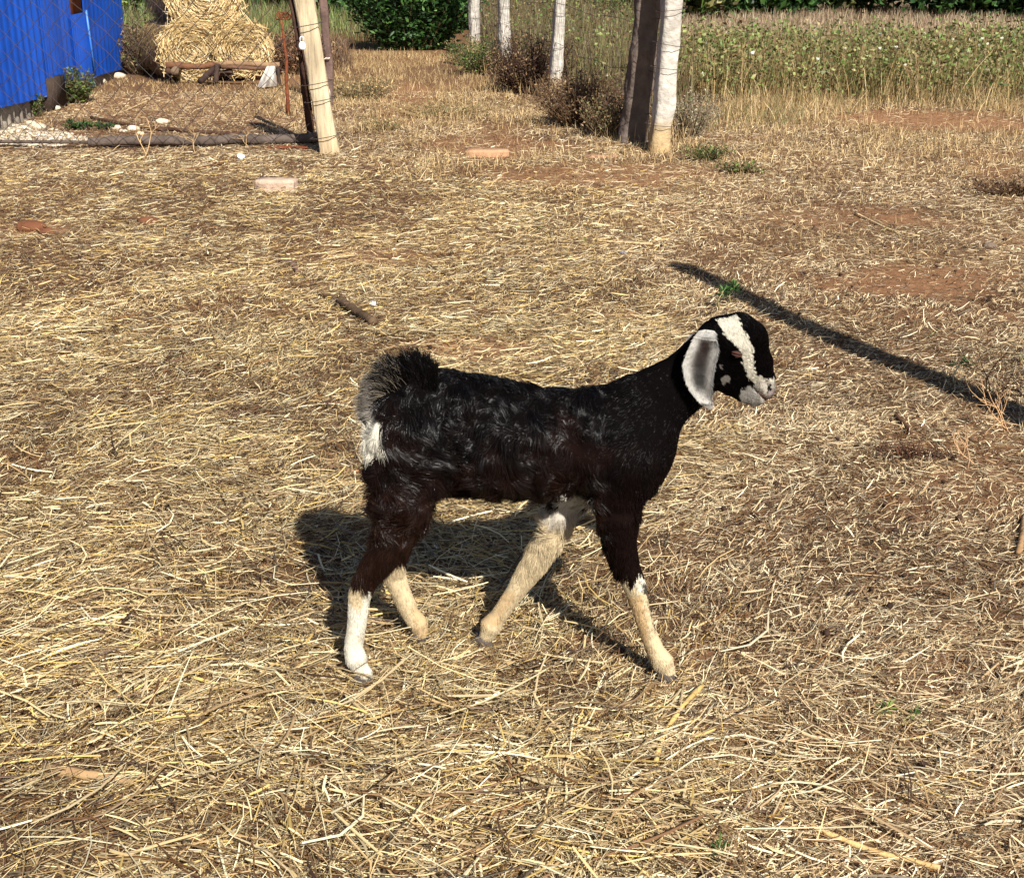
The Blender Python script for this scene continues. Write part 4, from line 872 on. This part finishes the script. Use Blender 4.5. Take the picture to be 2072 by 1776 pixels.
def surface_nets(D):
    S = D < 0
    nx, ny, nz = D.shape
    c = [S[i:nx-1+i, j:ny-1+j, k:nz-1+k] for i in (0, 1) for j in (0, 1) for k in (0, 1)]
    cnt = sum(x.astype(np.int8) for x in c); act = (cnt > 0) & (cnt < 8)
    idx = np.full(act.shape, -1, np.int64); ijk = np.argwhere(act); idx[act] = np.arange(len(ijk))
    acc = np.zeros((len(ijk), 3)); num = np.zeros(len(ijk))
    co = [(i, j, k) for i in (0, 1) for j in (0, 1) for k in (0, 1)]
    val = {o: D[ijk[:, 0]+o[0], ijk[:, 1]+o[1], ijk[:, 2]+o[2]] for o in co}
    for a in co:
        for ax in range(3):
            if a[ax]: continue
            b = list(a); b[ax] = 1; b = tuple(b)
            va, vb = val[a], val[b]; m = (va < 0) != (vb < 0); t = np.where(m, va/(va-vb+1e-20), 0)
            p = np.zeros((len(ijk), 3)); p[:] = a; p[:, ax] += t
            acc += p*m[:, None]; num += m
    V = LO+VS*(ijk+acc/num[:, None]); quads = []
    for ax in range(3):
        s0 = [slice(1, n-1) for n in D.shape]; s1 = list(s0)
        s0[ax] = slice(0, D.shape[ax]-1); s1[ax] = slice(1, D.shape[ax])
        A = S[tuple(s0)]; B = S[tuple(s1)]; e = np.argwhere(A != B); fl = A[A != B]
        off = np.array([1, 1, 1]); off[ax] = 0; e = e+off
        u, v = (ax+1) % 3, (ax+2) % 3
        q = []
        for du, dv in ((0, 0), (1, 0), (1, 1), (0, 1)):
            t = e.copy(); t[:, u] -= du; t[:, v] -= dv; q.append(idx[t[:, 0], t[:, 1], t[:, 2]])
        q = np.stack(q, 1); q[~fl] = q[~fl][:, ::-1]; quads.append(q)
    return V, np.vstack(quads)
gv, gq = surface_nets(D)
def relax(V, Q, it=2, lam=.5):
    for _ in range(it):
        s = np.zeros_like(V); n = np.zeros(len(V))
        for a in range(4):
            for b in ((a+1) % 4, (a+3) % 4):
                np.add.at(s, Q[:, a], V[Q[:, b]]); np.add.at(n, Q[:, a], 1)
        V = V+lam*(s/n[:, None]-V)
    return V
gv = relax(gv, gq, 3, .5)
def normals(V, Q):
    n = np.cross(V[Q[:, 2]]-V[Q[:, 0]], V[Q[:, 3]]-V[Q[:, 1]]); N = np.zeros_like(V)
    for a in range(4): np.add.at(N, Q[:, a], n)
    return N/(np.linalg.norm(N, axis=1)[:, None]+1e-12)
gn = normals(gv, gq)
# zones in the side view (u, v of the photograph used as plain side-elevation coordinates)
STRIPE = [(1444, 642), (1452, 637), (1492, 636), (1505, 668), (1519, 688), (1524, 722), (1526, 745), (1533, 760), (1556, 768), (1572, 768), (1572, 800), (1556, 800), (1529, 784), (1513, 765), (1508, 751), (1505, 727), (1497, 708), (1478, 690), (1462, 668)]
MUZ = [(1510, 782), (1526, 783), (1545, 800), (1556, 815), (1530, 830), (1500, 815), (1496, 795)]
KNEE = [(1291, 1160), (1308, 1170), (1312, 1192), (1296, 1200), (1286, 1185)]
def mirror_view(P):
    """side-elevation coordinates with the far half folded onto the near half (so markings are on both sides)"""
    Q_ = P.copy(); head = Q_[:, 0] > .32
    Q_[:, 1] = np.where(head & (Q_[:, 1] > YC), 2*YC-Q_[:, 1], Q_[:, 1])
    return proj(Q_)
BLK = np.array([.0030, .0023, .0024]); BRN = np.array([.016, .0065, .0042])
WHT = np.array([.62, .585, .49]); CRM = np.array([.50, .40, .25]); TAN = np.array([.37, .205, .07]); GRY = np.array([.33, .30, .27]); NOSE = np.array([.10, .075, .07])
def coat(P, fine=True):
    n = noise3(P, .0038, 3)-.5 if fine else 0*P[:, 0]
    n2 = noise3(P, .02, 5)-.5
    j = np.stack([n*11+n2*9, (noise3(P, .0038, 7)-.5)*11+n2*5], 1)
    u0, v0 = proj(P); u = u0+j[:, 0]; v = v0+j[:, 1]
    um, vm = mirror_view(P); um = um+j[:, 0]*.8; vm = vm+j[:, 1]*.8
    far = P[:, 1] > YC+.005
    c = np.repeat(BLK[None], len(P), 0)
    brown = sstep(860, 1080, v+n2*120)*.8; brown = np.where(u > 1220, brown*.35, brown)
    brown = np.maximum(brown, sstep(.52, .75, noise3(P, .07, 9))*.35*(v > 780)*(u < 1250))
    c = c*(1-brown[:, None])+BRN*brown[:, None]
    def put(m, col, a=1.):
        nonlocal c
        m = (m*a)[:, None]; c = c*(1-m)+np.asarray(col)*m
    head = P[:, 0] > .32
    m = in_poly(um, vm, STRIPE) & head & (np.abs(P[:, 1]-YC) > .011+.012*(vm > 700)*(vm < 765)); put(m, WHT)
    put(in_poly(um, vm, MUZ) & head, np.array([.36, .34, .31]))
    put(head & (vm > 770) & (um > 1530), np.array([.32, .29, .25]), .7)
    put(head & (vm > 786+(1572-um)*.1) & (um > 1553), NOSE*1.5, .8)
    put(head & ((um-1557)**2/18+(vm-784)**2/75 < 1), NOSE*.1)
    put(head & (np.abs((vm-783)-(um-1521)*.93) < 1.9) & (um > 1521) & (um < 1556), NOSE*.35)
    put(head & (np.abs((vm-788)-(um-1530)*.93) < 2.2) & (um > 1536) & (um < 1552), np.array([.36, .17, .14]), .7)
    put(head & ((um-1470)**2/45+(vm-771)**2/90 < 1), GRY, .75)
    put(head & ((um-1459)**2/8+(vm-743)**2/40 < 1), GRY, .5)
    # rump, tail underside
    put(((u-757)**2/400+(v-878)**2/2600 < 1) & (u < 785) & (P[:, 1] < YC+.06), WHT*.95)
    put((u < 758) & (v < 850) & (v > 760), GRY*.7, .7)
    # belly patch
    put(((u-1160)**2/1400+(v-1016)**2/260 < 1) & (v > 1000), WHT*.8)
    # hind legs
    near = P[:, 1] < YC
    hn = (u < 800) & near & (v > 1178+(u-705)*.45); put(hn, WHT*.93)
    put(hn & ((u-720)**2/300+(v-1200)**2/900 < 1), CRM)
    hf = (u < 900) & ~near & (v > 1140); put(hf, CRM*1.05); put(hf & (u > 836) & (v > 1225), CRM*.55+TAN*.45, .8)
    # far fore leg
    ff = (u < 1200) & (u > 930) & (v > 1030); put(ff, CRM*1.04); put(ff & (v > 1190+(u-1000)*.2) & (v < 1265) & (u < 1010+(1265-v)*.5), CRM*.5+TAN*.5, .8)
    put(ff, np.array([.40, .36, .31]), sstep(1075, 1040, v))  # body's shade painted into the coat colour: upper leg fades to grey
    # near fore leg
    fn = (u > 1215) & near & (v > 1175-(u-1240)*.35+ (u > 1268)*22) & (v > 1120); put(fn, CRM*1.0)
    put(fn & (v > 1205) & (v < 1335) & (u < 1300+(v-1205)*.16), CRM*.35+TAN*.65, .8)
    put(in_poly(u, v, KNEE), WHT); put(fn & (u > 1304+(v-1200)*.28) & (v < 1270), BLK, .9)
    put((v > 1100) & (n+n2*.6 > .22) & (c[:, 0] > .4), CRM*.75, .5)
    return c
gn0 = gn.copy()
# shallow waves under the curly coat
_u, _v = proj(gv)
curly = sstep(1260, 1180, _u)*sstep(1130, 1040, _v)*(_u > 740)
_w = gv+.03*np.stack([noise3(gv, .05, 15), noise3(gv, .05, 16), noise3(gv, .05, 17)], 1)
disp = (noise3(_w, .034, 13)-.5)*.016
gv2 = gv+gn*(disp*curly)[:, None]
gn = normals(gv2, gq)
gcol = coat(gv2, True)
M_skin = mat('goat_coat', .8, .0)
M_dark = mat('hoof_horn', .6, .35, vary=.3, vscale=60, bump=.3, bscale=90)
M_eye = mat('eye', .08, .8)
goat = empty('goat', (.03, YC, 0), label='young black goat walking right, with white face stripes, hanging grey ears and cream lower legs', cat='goat')
# ears: curved leaf of skin with a rim, joined into the body mesh
EAR_L = [(1424, 667), (1407, 680), (1398, 700), (1388, 722), (1383, 736), (1385, 758), (1390, 778), (1400, 795), (1415, 812), (1430, 822.5)]
EAR_R = [(1446, 670), (1447, 685), (1452, 706), (1449, 722), (1446, 740), (1441, 760), (1439, 778), (1438, 795), (1438.5, 810), (1437, 823)]
def ear(side):
    n, m = 44, 22
    tl = np.linspace(0, 1, len(EAR_L)); t = np.linspace(0, 1, n)
    l = np.stack([np.interp(t, tl, [p[k] for p in EAR_L]) for k in (0, 1)], 1); r = np.stack([np.interp(t, tl, [p[k] for p in EAR_R]) for k in (0, 1)], 1)
    for _ in range(2):
        l[1:-1] = (l[:-2]+2*l[1:-1]+l[2:])/4; r[1:-1] = (r[:-2]+2*r[1:-1]+r[2:])/4
    s = np.linspace(0, 1, m)
    UV = l[:, None]*(1-s)[None, :, None]+r[:, None]*s[None, :, None]
    cup = (1-(2*s-1)**2)                         # hollow in the middle
    Yo = YC-.062-.010*np.sin(t*math.pi)[:, None]+.016*cup[None]*np.sin(np.clip(t*1.1, 0, 1)*math.pi)[:, None]**.6+.022*(1-sstep(0, .12, t))[:, None]
    Yo = Yo+.004*(fbm2(UV[..., 0], UV[..., 1], 30, 5)-.5)
    P = np.array([[pt(UV[i, j, 0], UV[i, j, 1], Yo[i, j]) for j in range(m)] for i in range(n)])
    if side > 0:
        P[..., 1] = 2*YC-P[..., 1]; zt = P[..., 2].max(); P[..., 2] = zt-.035-(zt-P[..., 2])*.74; P[..., 0] += .014
    th = .0035*side*-1
    B = P.copy(); e = np.minimum(1, 4*np.minimum(s, 1-s))[None, :]*np.minimum(1, 6*(1-t)+.05)[:, None]
    B[..., 1] += (.0008+.0035*e)*(-side)
    idx = np.arange(n*m).reshape(n, m)
    Q1 = np.stack([idx[:-1, :-1], idx[1:, :-1], idx[1:, 1:], idx[:-1, 1:]], -1).reshape(-1, 4)
    if side > 0: Q1 = Q1[:, ::-1]
    Q2 = Q1[:, ::-1]+n*m
    ring = np.concatenate([idx[:, 0], idx[-1, 1:], idx[::-1, -1][1:], idx[0, ::-1][1:-1]]); r2 = np.roll(ring, -1)
    Q3 = np.stack([ring, ring+n*m, r2+n*m, r2], 1)
    V = np.vstack([P.reshape(-1, 3), B.reshape(-1, 3)])
    # colour: pale rim, dark hollow
    uu, vv = UV[..., 0], UV[..., 1]
    dk = np.exp(-(((s[None]-.50)/.30)**4))*sstep(.05, .14, t)[:, None]*sstep(.86, .60, t)[:, None]
    nz = noise2(uu, vv, 3, 8)
    top = sstep(.60, .1, t)[:, None]
    cin = np.array([.43, .41, .375])*(.7+.45*nz[..., None])
    dcol = np.array([.035, .032, .030])*(1-top[..., None])+np.array([.022, .012, .010])*top[..., None]
    c = cin*(1-dk[..., None])+dcol*dk[..., None]
    c = c.reshape(-1, 3); return V, np.vstack([Q1, Q2, Q3]), np.vstack([c, c*.0+np.array([.04, .035, .03])]), P, c
mb = MB(); mb.add(gv2, gq, col=gcol)
EARS = [ear(-1), ear(1)]
for V_, Q_, c_, P_, cc_ in EARS: mb.add(V_, Q_, col=c_)
mb.build('body', M_skin, goat, smooth=True)
# eyes with lids
for sgn in (-1, 1):
    p0 = pt(1491, 716, YC-.0445); r0 = .0085
    if sgn > 0: p0 = p0.copy(); p0[1] = 2*YC-p0[1]
    e = MB(); th = np.linspace(0, math.pi, 13); ph = np.arange(24)*math.pi/12
    P = p0+np.array([[r0*math.cos(a), 0, 0] for a in th]); R = r0*np.sin(th)+1e-5
    e.tube(P, R, 24, cap=False, cols=[(.012, .008, .006)]*13, up=(0, 0, 1)); eo = e.build('eye', M_eye, goat, smooth=True)
    lid = MB()
    for k, (du, dv, rr, cc_) in enumerate([(0, -1, 2.6, (.075, .035, .028)), (0, 1, 1.8, (.06, .028, .022))]):
        path = []
        for a in np.linspace(-1.15, 1.15, 9):
            u_ = 1491+math.sin(a)*12; v_ = 716+math.sin(a)*3+dv*math.cos(a)*3.2+1
            q = pt(u_, v_, YC-.0535+.006*abs(math.sin(a))); 
            if sgn > 0: q = np.array((q[0], 2*YC-q[1], q[2]))
            path.append(q)
        lid.tube(path, np.array([.3, .7, .9, 1, 1, 1, .9, .7, .3])*rr/1050, 8, col=cc_)
    lid.build('eyelid', M_skin, goat, smooth=True)
# hooves: two toes each
def hoof(g, ang, sc=1.):
    h = MB(); ca, sa = math.cos(ang), math.sin(ang)
    for s in (-1, 1):
        base = []; top = []
        prof = [(-.016, .35), (-.010, 1), (.004, 1.05), (.016, .8), (.0235, .25)]
        B = []; T = []
        for x, wdt in prof: B.append((x, wdt))
        ring = [(x, .0085*w_) for x, w_ in B]+[(x, -.0085*w_) for x, w_ in reversed(B)]
        rows = []
        for z, f, dx in ((0, 1.05, .002), (.007, 1.0, .0), (.016, .9, -.003), (.026, .75, -.007)):
            rows.append([(x*f*sc+dx*sc, (y*f+s*.0088)*sc, z*sc) for x, y in ring])
        V = np.array(rows).reshape(-1, 3)*np.array([.86, 1, .85])+np.array([-.005, 0, 0]); n = len(ring)
        q = []
        for i in range(3):
            for j in range(n): q.append((i*n+j, i*n+(j+1) % n, (i+1)*n+(j+1) % n, (i+1)*n+j))
        V = np.vstack([V, V[:n].mean(0), V[-n:].mean(0)])
        T_ = [(4*n, (j+1) % n, j) for j in range(n)]+[(4*n+1, 3*n+j, 3*n+(j+1) % n) for j in range(n)]
        R_ = np.stack([V[:, 0]*ca-V[:, 1]*sa, V[:, 0]*sa+V[:, 1]*ca, V[:, 2]], 1)+np.array([g[0], g[1], float(hz(np.array([g[0]]), np.array([g[1]]))[0])+.002])
        h.add(R_, q, T_, col=(.075, .06, .05))
    h.build('hoof', M_dark, goat, smooth=False)
hoof(gHN+np.array([.0, .004, .004]), 0, 1.1); hoof(gHF+np.array([0, .004, .004]), .1, 1.05); hoof(gFN+np.array([.0, .004, .004]), -.05, 1.18); hoof(gFF+np.array([0, .004, .004]), -.1, 1.1)

# ------------------------------------------------------------------ fur
def fur(name, N, NP=5):
    tri = np.vstack([gq[:, [0, 1, 2]], gq[:, [0, 2, 3]]])
    A = np.linalg.norm(np.cross(gv2[tri[:, 1]]-gv2[tri[:, 0]], gv2[tri[:, 2]]-gv2[tri[:, 0]]), axis=1)
    mid = gv2[tri].mean(1); um, vm = proj(mid)
    wgt = A*np.where(um > 1440, 2.2, 1.)*np.where(vm > 1150, 1.6, 1.)*np.where((um < 850) & (vm < 860), 1.5, 1)
    t = rng.choice(len(tri), N, p=wgt/wgt.sum()); a, b = rng.random((2, N)); m = a+b > 1; a[m], b[m] = 1-a[m], 1-b[m]
    T = tri[t]; P = gv2[T[:, 0]]*(1-a-b)[:, None]+gv2[T[:, 1]]*a[:, None]+gv2[T[:, 2]]*b[:, None]
    n = gn[T[:, 0]]*(1-a-b)[:, None]+gn[T[:, 1]]*a[:, None]+gn[T[:, 2]]*b[:, None]; n /= np.linalg.norm(n, axis=1)[:, None]
    u, v = proj(P)
    head = (P[:, 0] > .345) & (v < 835) & (u > 1436)
    neckm = sstep(1270, 1340, u)*(v < 960)
    low = sstep(1020, 1130, v)
    tail = (u < 885) & (v < 850) & ((P[:, 2] > .565) | (u < 775)) & (np.abs(P[:, 1]-YC) < .05)
    thigh = (u < 900) & (v > 900)
    d = np.stack([-1+0*u, 0*u, -.50+0*u], 1)
    d = d*(1-neckm[:, None])+np.array([-.8, 0, -.75])*neckm[:, None]
    d = np.where(thigh[:, None], np.array([-.45, 0, -.95]), d)
    side = sstep(880, 1000, v)*(u > 1180)*(u < 1345); d = d*(1-side[:, None])+np.array([-.25, 0, -1])*side[:, None]
    d = d*(1-low[:, None])+np.array([-.12, 0, -1.])*low[:, None]
    d = np.where(head[:, None], np.array([-.45, 0, .9]), d)
    Ln = np.full(N, .017); lift = np.full(N, .28)
    Ln = Ln*(1-neckm)+.009*neckm
    Ln = np.where(u < 1150, .021, Ln); Ln = np.where(thigh, .023, Ln)
    Ln = np.where((u < 790) & (v > 840) & (v < 1130), .024, Ln)
    belly = (v > 985) & (v < 1045) & (u > 880) & (u < 1200); Ln = np.where(belly, .018, Ln)
    legs = sstep(1130, 1185, v); Ln = Ln*(1-legs)+.0085*legs; Ln = np.where((v > 1030) & (v < 1160) & (u > 1190), .011, Ln)
    hock = (u < 745) & (v > 1110) & (v < 1190); Ln = np.where(hock, .018, Ln)
    elbow = (v > 985) & (v < 1050) & (u > 1285) | ((v > 1080) & (v < 1180) & (u > 1215) & (u < 1250) & (P[:, 1] < YC)); Ln = np.where(elbow, .018, Ln); lift = np.where(elbow, .55, lift)
    fl = P[:, 2] < .032; Ln = np.where(fl, .005, Ln)
    Ln = np.where(head, .0055, Ln); lift = np.where(head, .42, lift)
    Ln = np.where((u > 1540) & (v > 770) & head, .0015, Ln)
    back = (n[:, 2] > .75) & (u < 1250) & (u > 860); lift = np.where(back, .45, lift)
    # swirls of the curly coat
    crl = sstep(1290, 1180, u)*sstep(1150, 1060, v)*(~tail)
    Wp = P+.02*np.stack([noise3(P, .03, 25), noise3(P, .03, 26), noise3(P, .03, 27)], 1)
    ang = (noise3(Wp, .048, 21)-.5)*5.4*crl+(noise3(P, .02, 22)-.5)*(.5+.8*crl)+rng.normal(0, .10, N)
    d = d-n*(d*n).sum(1)[:, None]; d /= np.linalg.norm(d, axis=1)[:, None]+1e-9
    bt = np.cross(n, d); d = d*np.cos(ang)[:, None]+bt*np.sin(ang)[:, None]
    # tail plume fans out from its bone
    ci_ = np.floor(P/.009).astype(np.int64)
    ctr = pt(815, 830); rad = P-ctr; rad[:, 1] *= .6; rad /= np.linalg.norm(rad, axis=1)[:, None]
    wl = sstep(800, 760, u)[:, None]
    td = (rad*np.array([.7, .7, .8])+np.array([-.55, 0, .55]))*(1-wl)+(rad*np.array([.6, .7, .3])+np.array([-.5, 0, .15]))*wl+rng.normal(0, .22, (N, 3))*np.array([1, .8, 1])+(_h(ci_[:, 0], ci_[:, 1], ci_[:, 2])[:, None]-.5)*np.array([.7, 0, .5])
    tn = np.where(tail[:, None], td/np.linalg.norm(td, axis=1)[:, None], 0)
    Ln = np.where(tail, rng.uniform(.010, .048, N)*(.55+.6*_h(ci_[:, 0], ci_[:, 1], ci_[:, 2]+9))*(1-.55*sstep(800, 760, u)*sstep(740, 790, v)), Ln)
    Ln = Ln*rng.uniform(.6, 1.15, N)*(.8+.5*noise3(P, .02, 28))
    # locks: tips of neighbouring hairs gather
    cl = np.where(crl > .3, .011, .006)[:, None]; Wc = P+.006*np.stack([noise3(P, .012, 35), noise3(P, .012, 36), noise3(P, .012, 37)], 1)
    cell = np.floor(Wc/cl); ci = cell.astype(np.int64)
    ctrc = (cell+.5)*cl; jit = np.stack([_h(ci[:, 0], ci[:, 1], ci[:, 2]*7+k) for k in (1, 2, 3)], 1)-.5
    pull = (ctrc-P)+jit*.010; pull -= n*(pull*n).sum(1)[:, None]
    pull *= np.where(head, .1, np.where(tail, .5, .62))[:, None]*np.clip(Ln/.02, .2, 1)[:, None]
    up = lift*(.75+.7*_h(ci[:, 0], ci[:, 1], ci[:, 2]*7+5))
    pts = []
    for k in range(NP):
        t = k/(NP-1)
        f = P-n*.0012+(d*np.cos(up)[:, None]*t+n*(np.sin(up)*(t-.55*t*t)*1.3)[:, None])*Ln[:, None]+pull*t*t
        f[:, 2] -= .25*Ln*t*t*(~head)
        curl = crl*Ln*.28; ph = noise3(P, .03, 41)*9; f += bt*(np.sin(t*3.6+ph)-np.sin(ph))[:, None]*curl[:, None]
        g = P+tn*(Ln*t)[:, None]+np.array([-.10, 0, .02])*(t*t*Ln)[:, None]+pull*t*.6; g[:, 2] -= .22*Ln*t**3
        pts.append(np.where(tail[:, None], g, f+n*(head*.0014)[:, None]))
    pts = np.stack(pts, 1)
    c = coat(P)
    r = rng.random(N)[:, None]
    c = c*(.65+.7*r)
    dark = c[:, 0] < .05
    c = np.where(dark[:, None] & (r > .95) & (u < 1180)[:, None], c*2+.006, c)
    tg = tail & (rng.random(N) < sstep(840, 750, u)*.42); c = np.where(tg[:, None], np.array([.20, .165, .12])*(.3+1.0*r), c)
    cu = bpy.data.hair_curves.new(name); cu.add_curves([NP]*N)
    cu.attributes['position'].data.foreach_set('vector', (pts-np.array(goat.location)).astype(np.float32).ravel())
    base = np.where(c[:, 0] > .2, .00032, .00034)*np.where(tail, 1.0, 1)
    rad_ = (base[:, None]*np.array([1, .95, .8, .55, .12])[None, :NP]).astype(np.float32)
    ra = cu.attributes.get('radius') or cu.attributes.new('radius', 'FLOAT', 'POINT'); ra.data.foreach_set('value', rad_.ravel())
    ca = cu.attributes.new('Col', 'FLOAT_COLOR', 'CURVE'); cc = np.ones((N, 4), np.float32); cc[:, :3] = c; ca.data.foreach_set('color', cc.ravel())
    sa = cu.attributes.new('Gloss', 'FLOAT', 'CURVE')
    lock = _h(ci[:, 0], ci[:, 1], ci[:, 2]*7+11)
    gl = np.where(rng.random(N) < .14+.40*(lock > .70), .5, .05)*np.where(c[:, 0] > .1, .4, 1.)*np.where(u > 1230, .35, 1)
    sa.data.foreach_set('value', gl.astype(np.float32))
    m = mat('fur', .26, .5); a = m.node_tree.nodes.new('ShaderNodeAttribute'); a.attribute_name = 'Gloss'
    m.node_tree.links.new(a.outputs['Fac'], m.node_tree.nodes['Principled BSDF'].inputs['Specular IOR Level'])
    o = bpy.data.objects.new(name, cu); COL.objects.link(o); o.parent = goat; cu.materials.append(m)
    return o
fur('fur', 260000)

# short velvet on the ears
def ear_fur(N=16000):
    allP, allc = [], []
    for (V_, Q_, c_, P_, cc_), sd in zip(EARS, (-1, 1)):
        n, m = P_.shape[:2]; i = rng.random(N)*(n-1.01); j = rng.random(N)*(m-1.01); a = i.astype(int); b = j.astype(int); fi = (i-a)[:, None]; fj = (j-b)[:, None]
        p = (P_[a, b]*(1-fi)+P_[a+1, b]*fi)*(1-fj)+(P_[a, b+1]*(1-fi)+P_[a+1, b+1]*fi)*fj
        C_ = cc_.reshape(n, m, 3)[a, b]; dn = P_[a+1, b]-P_[a, b]; dn /= np.linalg.norm(dn, axis=1)[:, None]
        ac = P_[a, b+1]-P_[a, b]; ac /= np.linalg.norm(ac, axis=1)[:, None]; out = np.array([0, sd*1., 0]); L_ = rng.uniform(.003, .007, N)[:, None]
        edge = (np.abs(j/(m-1)-.5) > .46)[:, None]
        d = dn+ac*rng.normal(0, .25, N)[:, None]+np.where(edge, ac*np.sign(j/(m-1)-.5)[:, None]*.8, 0)
        allP.append(np.stack([p, p+d*L_*.5+out*.0012, p+d*L_+out*.0014], 1)); allc.append(C_*(.55+.75*rng.random(N))[:, None])
    P = np.concatenate(allP); c = np.concatenate(allc); M = len(P)
    cu = bpy.data.hair_curves.new('ear_fur'); cu.add_curves([3]*M); cu.attributes['position'].data.foreach_set('vector', (P-np.array(goat.location)).astype(np.float32).ravel())
    ra = cu.attributes.get('radius') or cu.attributes.new('radius', 'FLOAT', 'POINT'); ra.data.foreach_set('value', np.tile(np.array([.0003, .00025, .00008], np.float32), M))
    ca = cu.attributes.new('Col', 'FLOAT_COLOR', 'CURVE'); cc = np.ones((M, 4), np.float32); cc[:, :3] = c; ca.data.foreach_set('color', cc.ravel())
    o = bpy.data.objects.new('ear_fur', cu); COL.objects.link(o); o.parent = goat; cu.materials.append(mat('ear_velvet', .6, .2))
ear_fur()
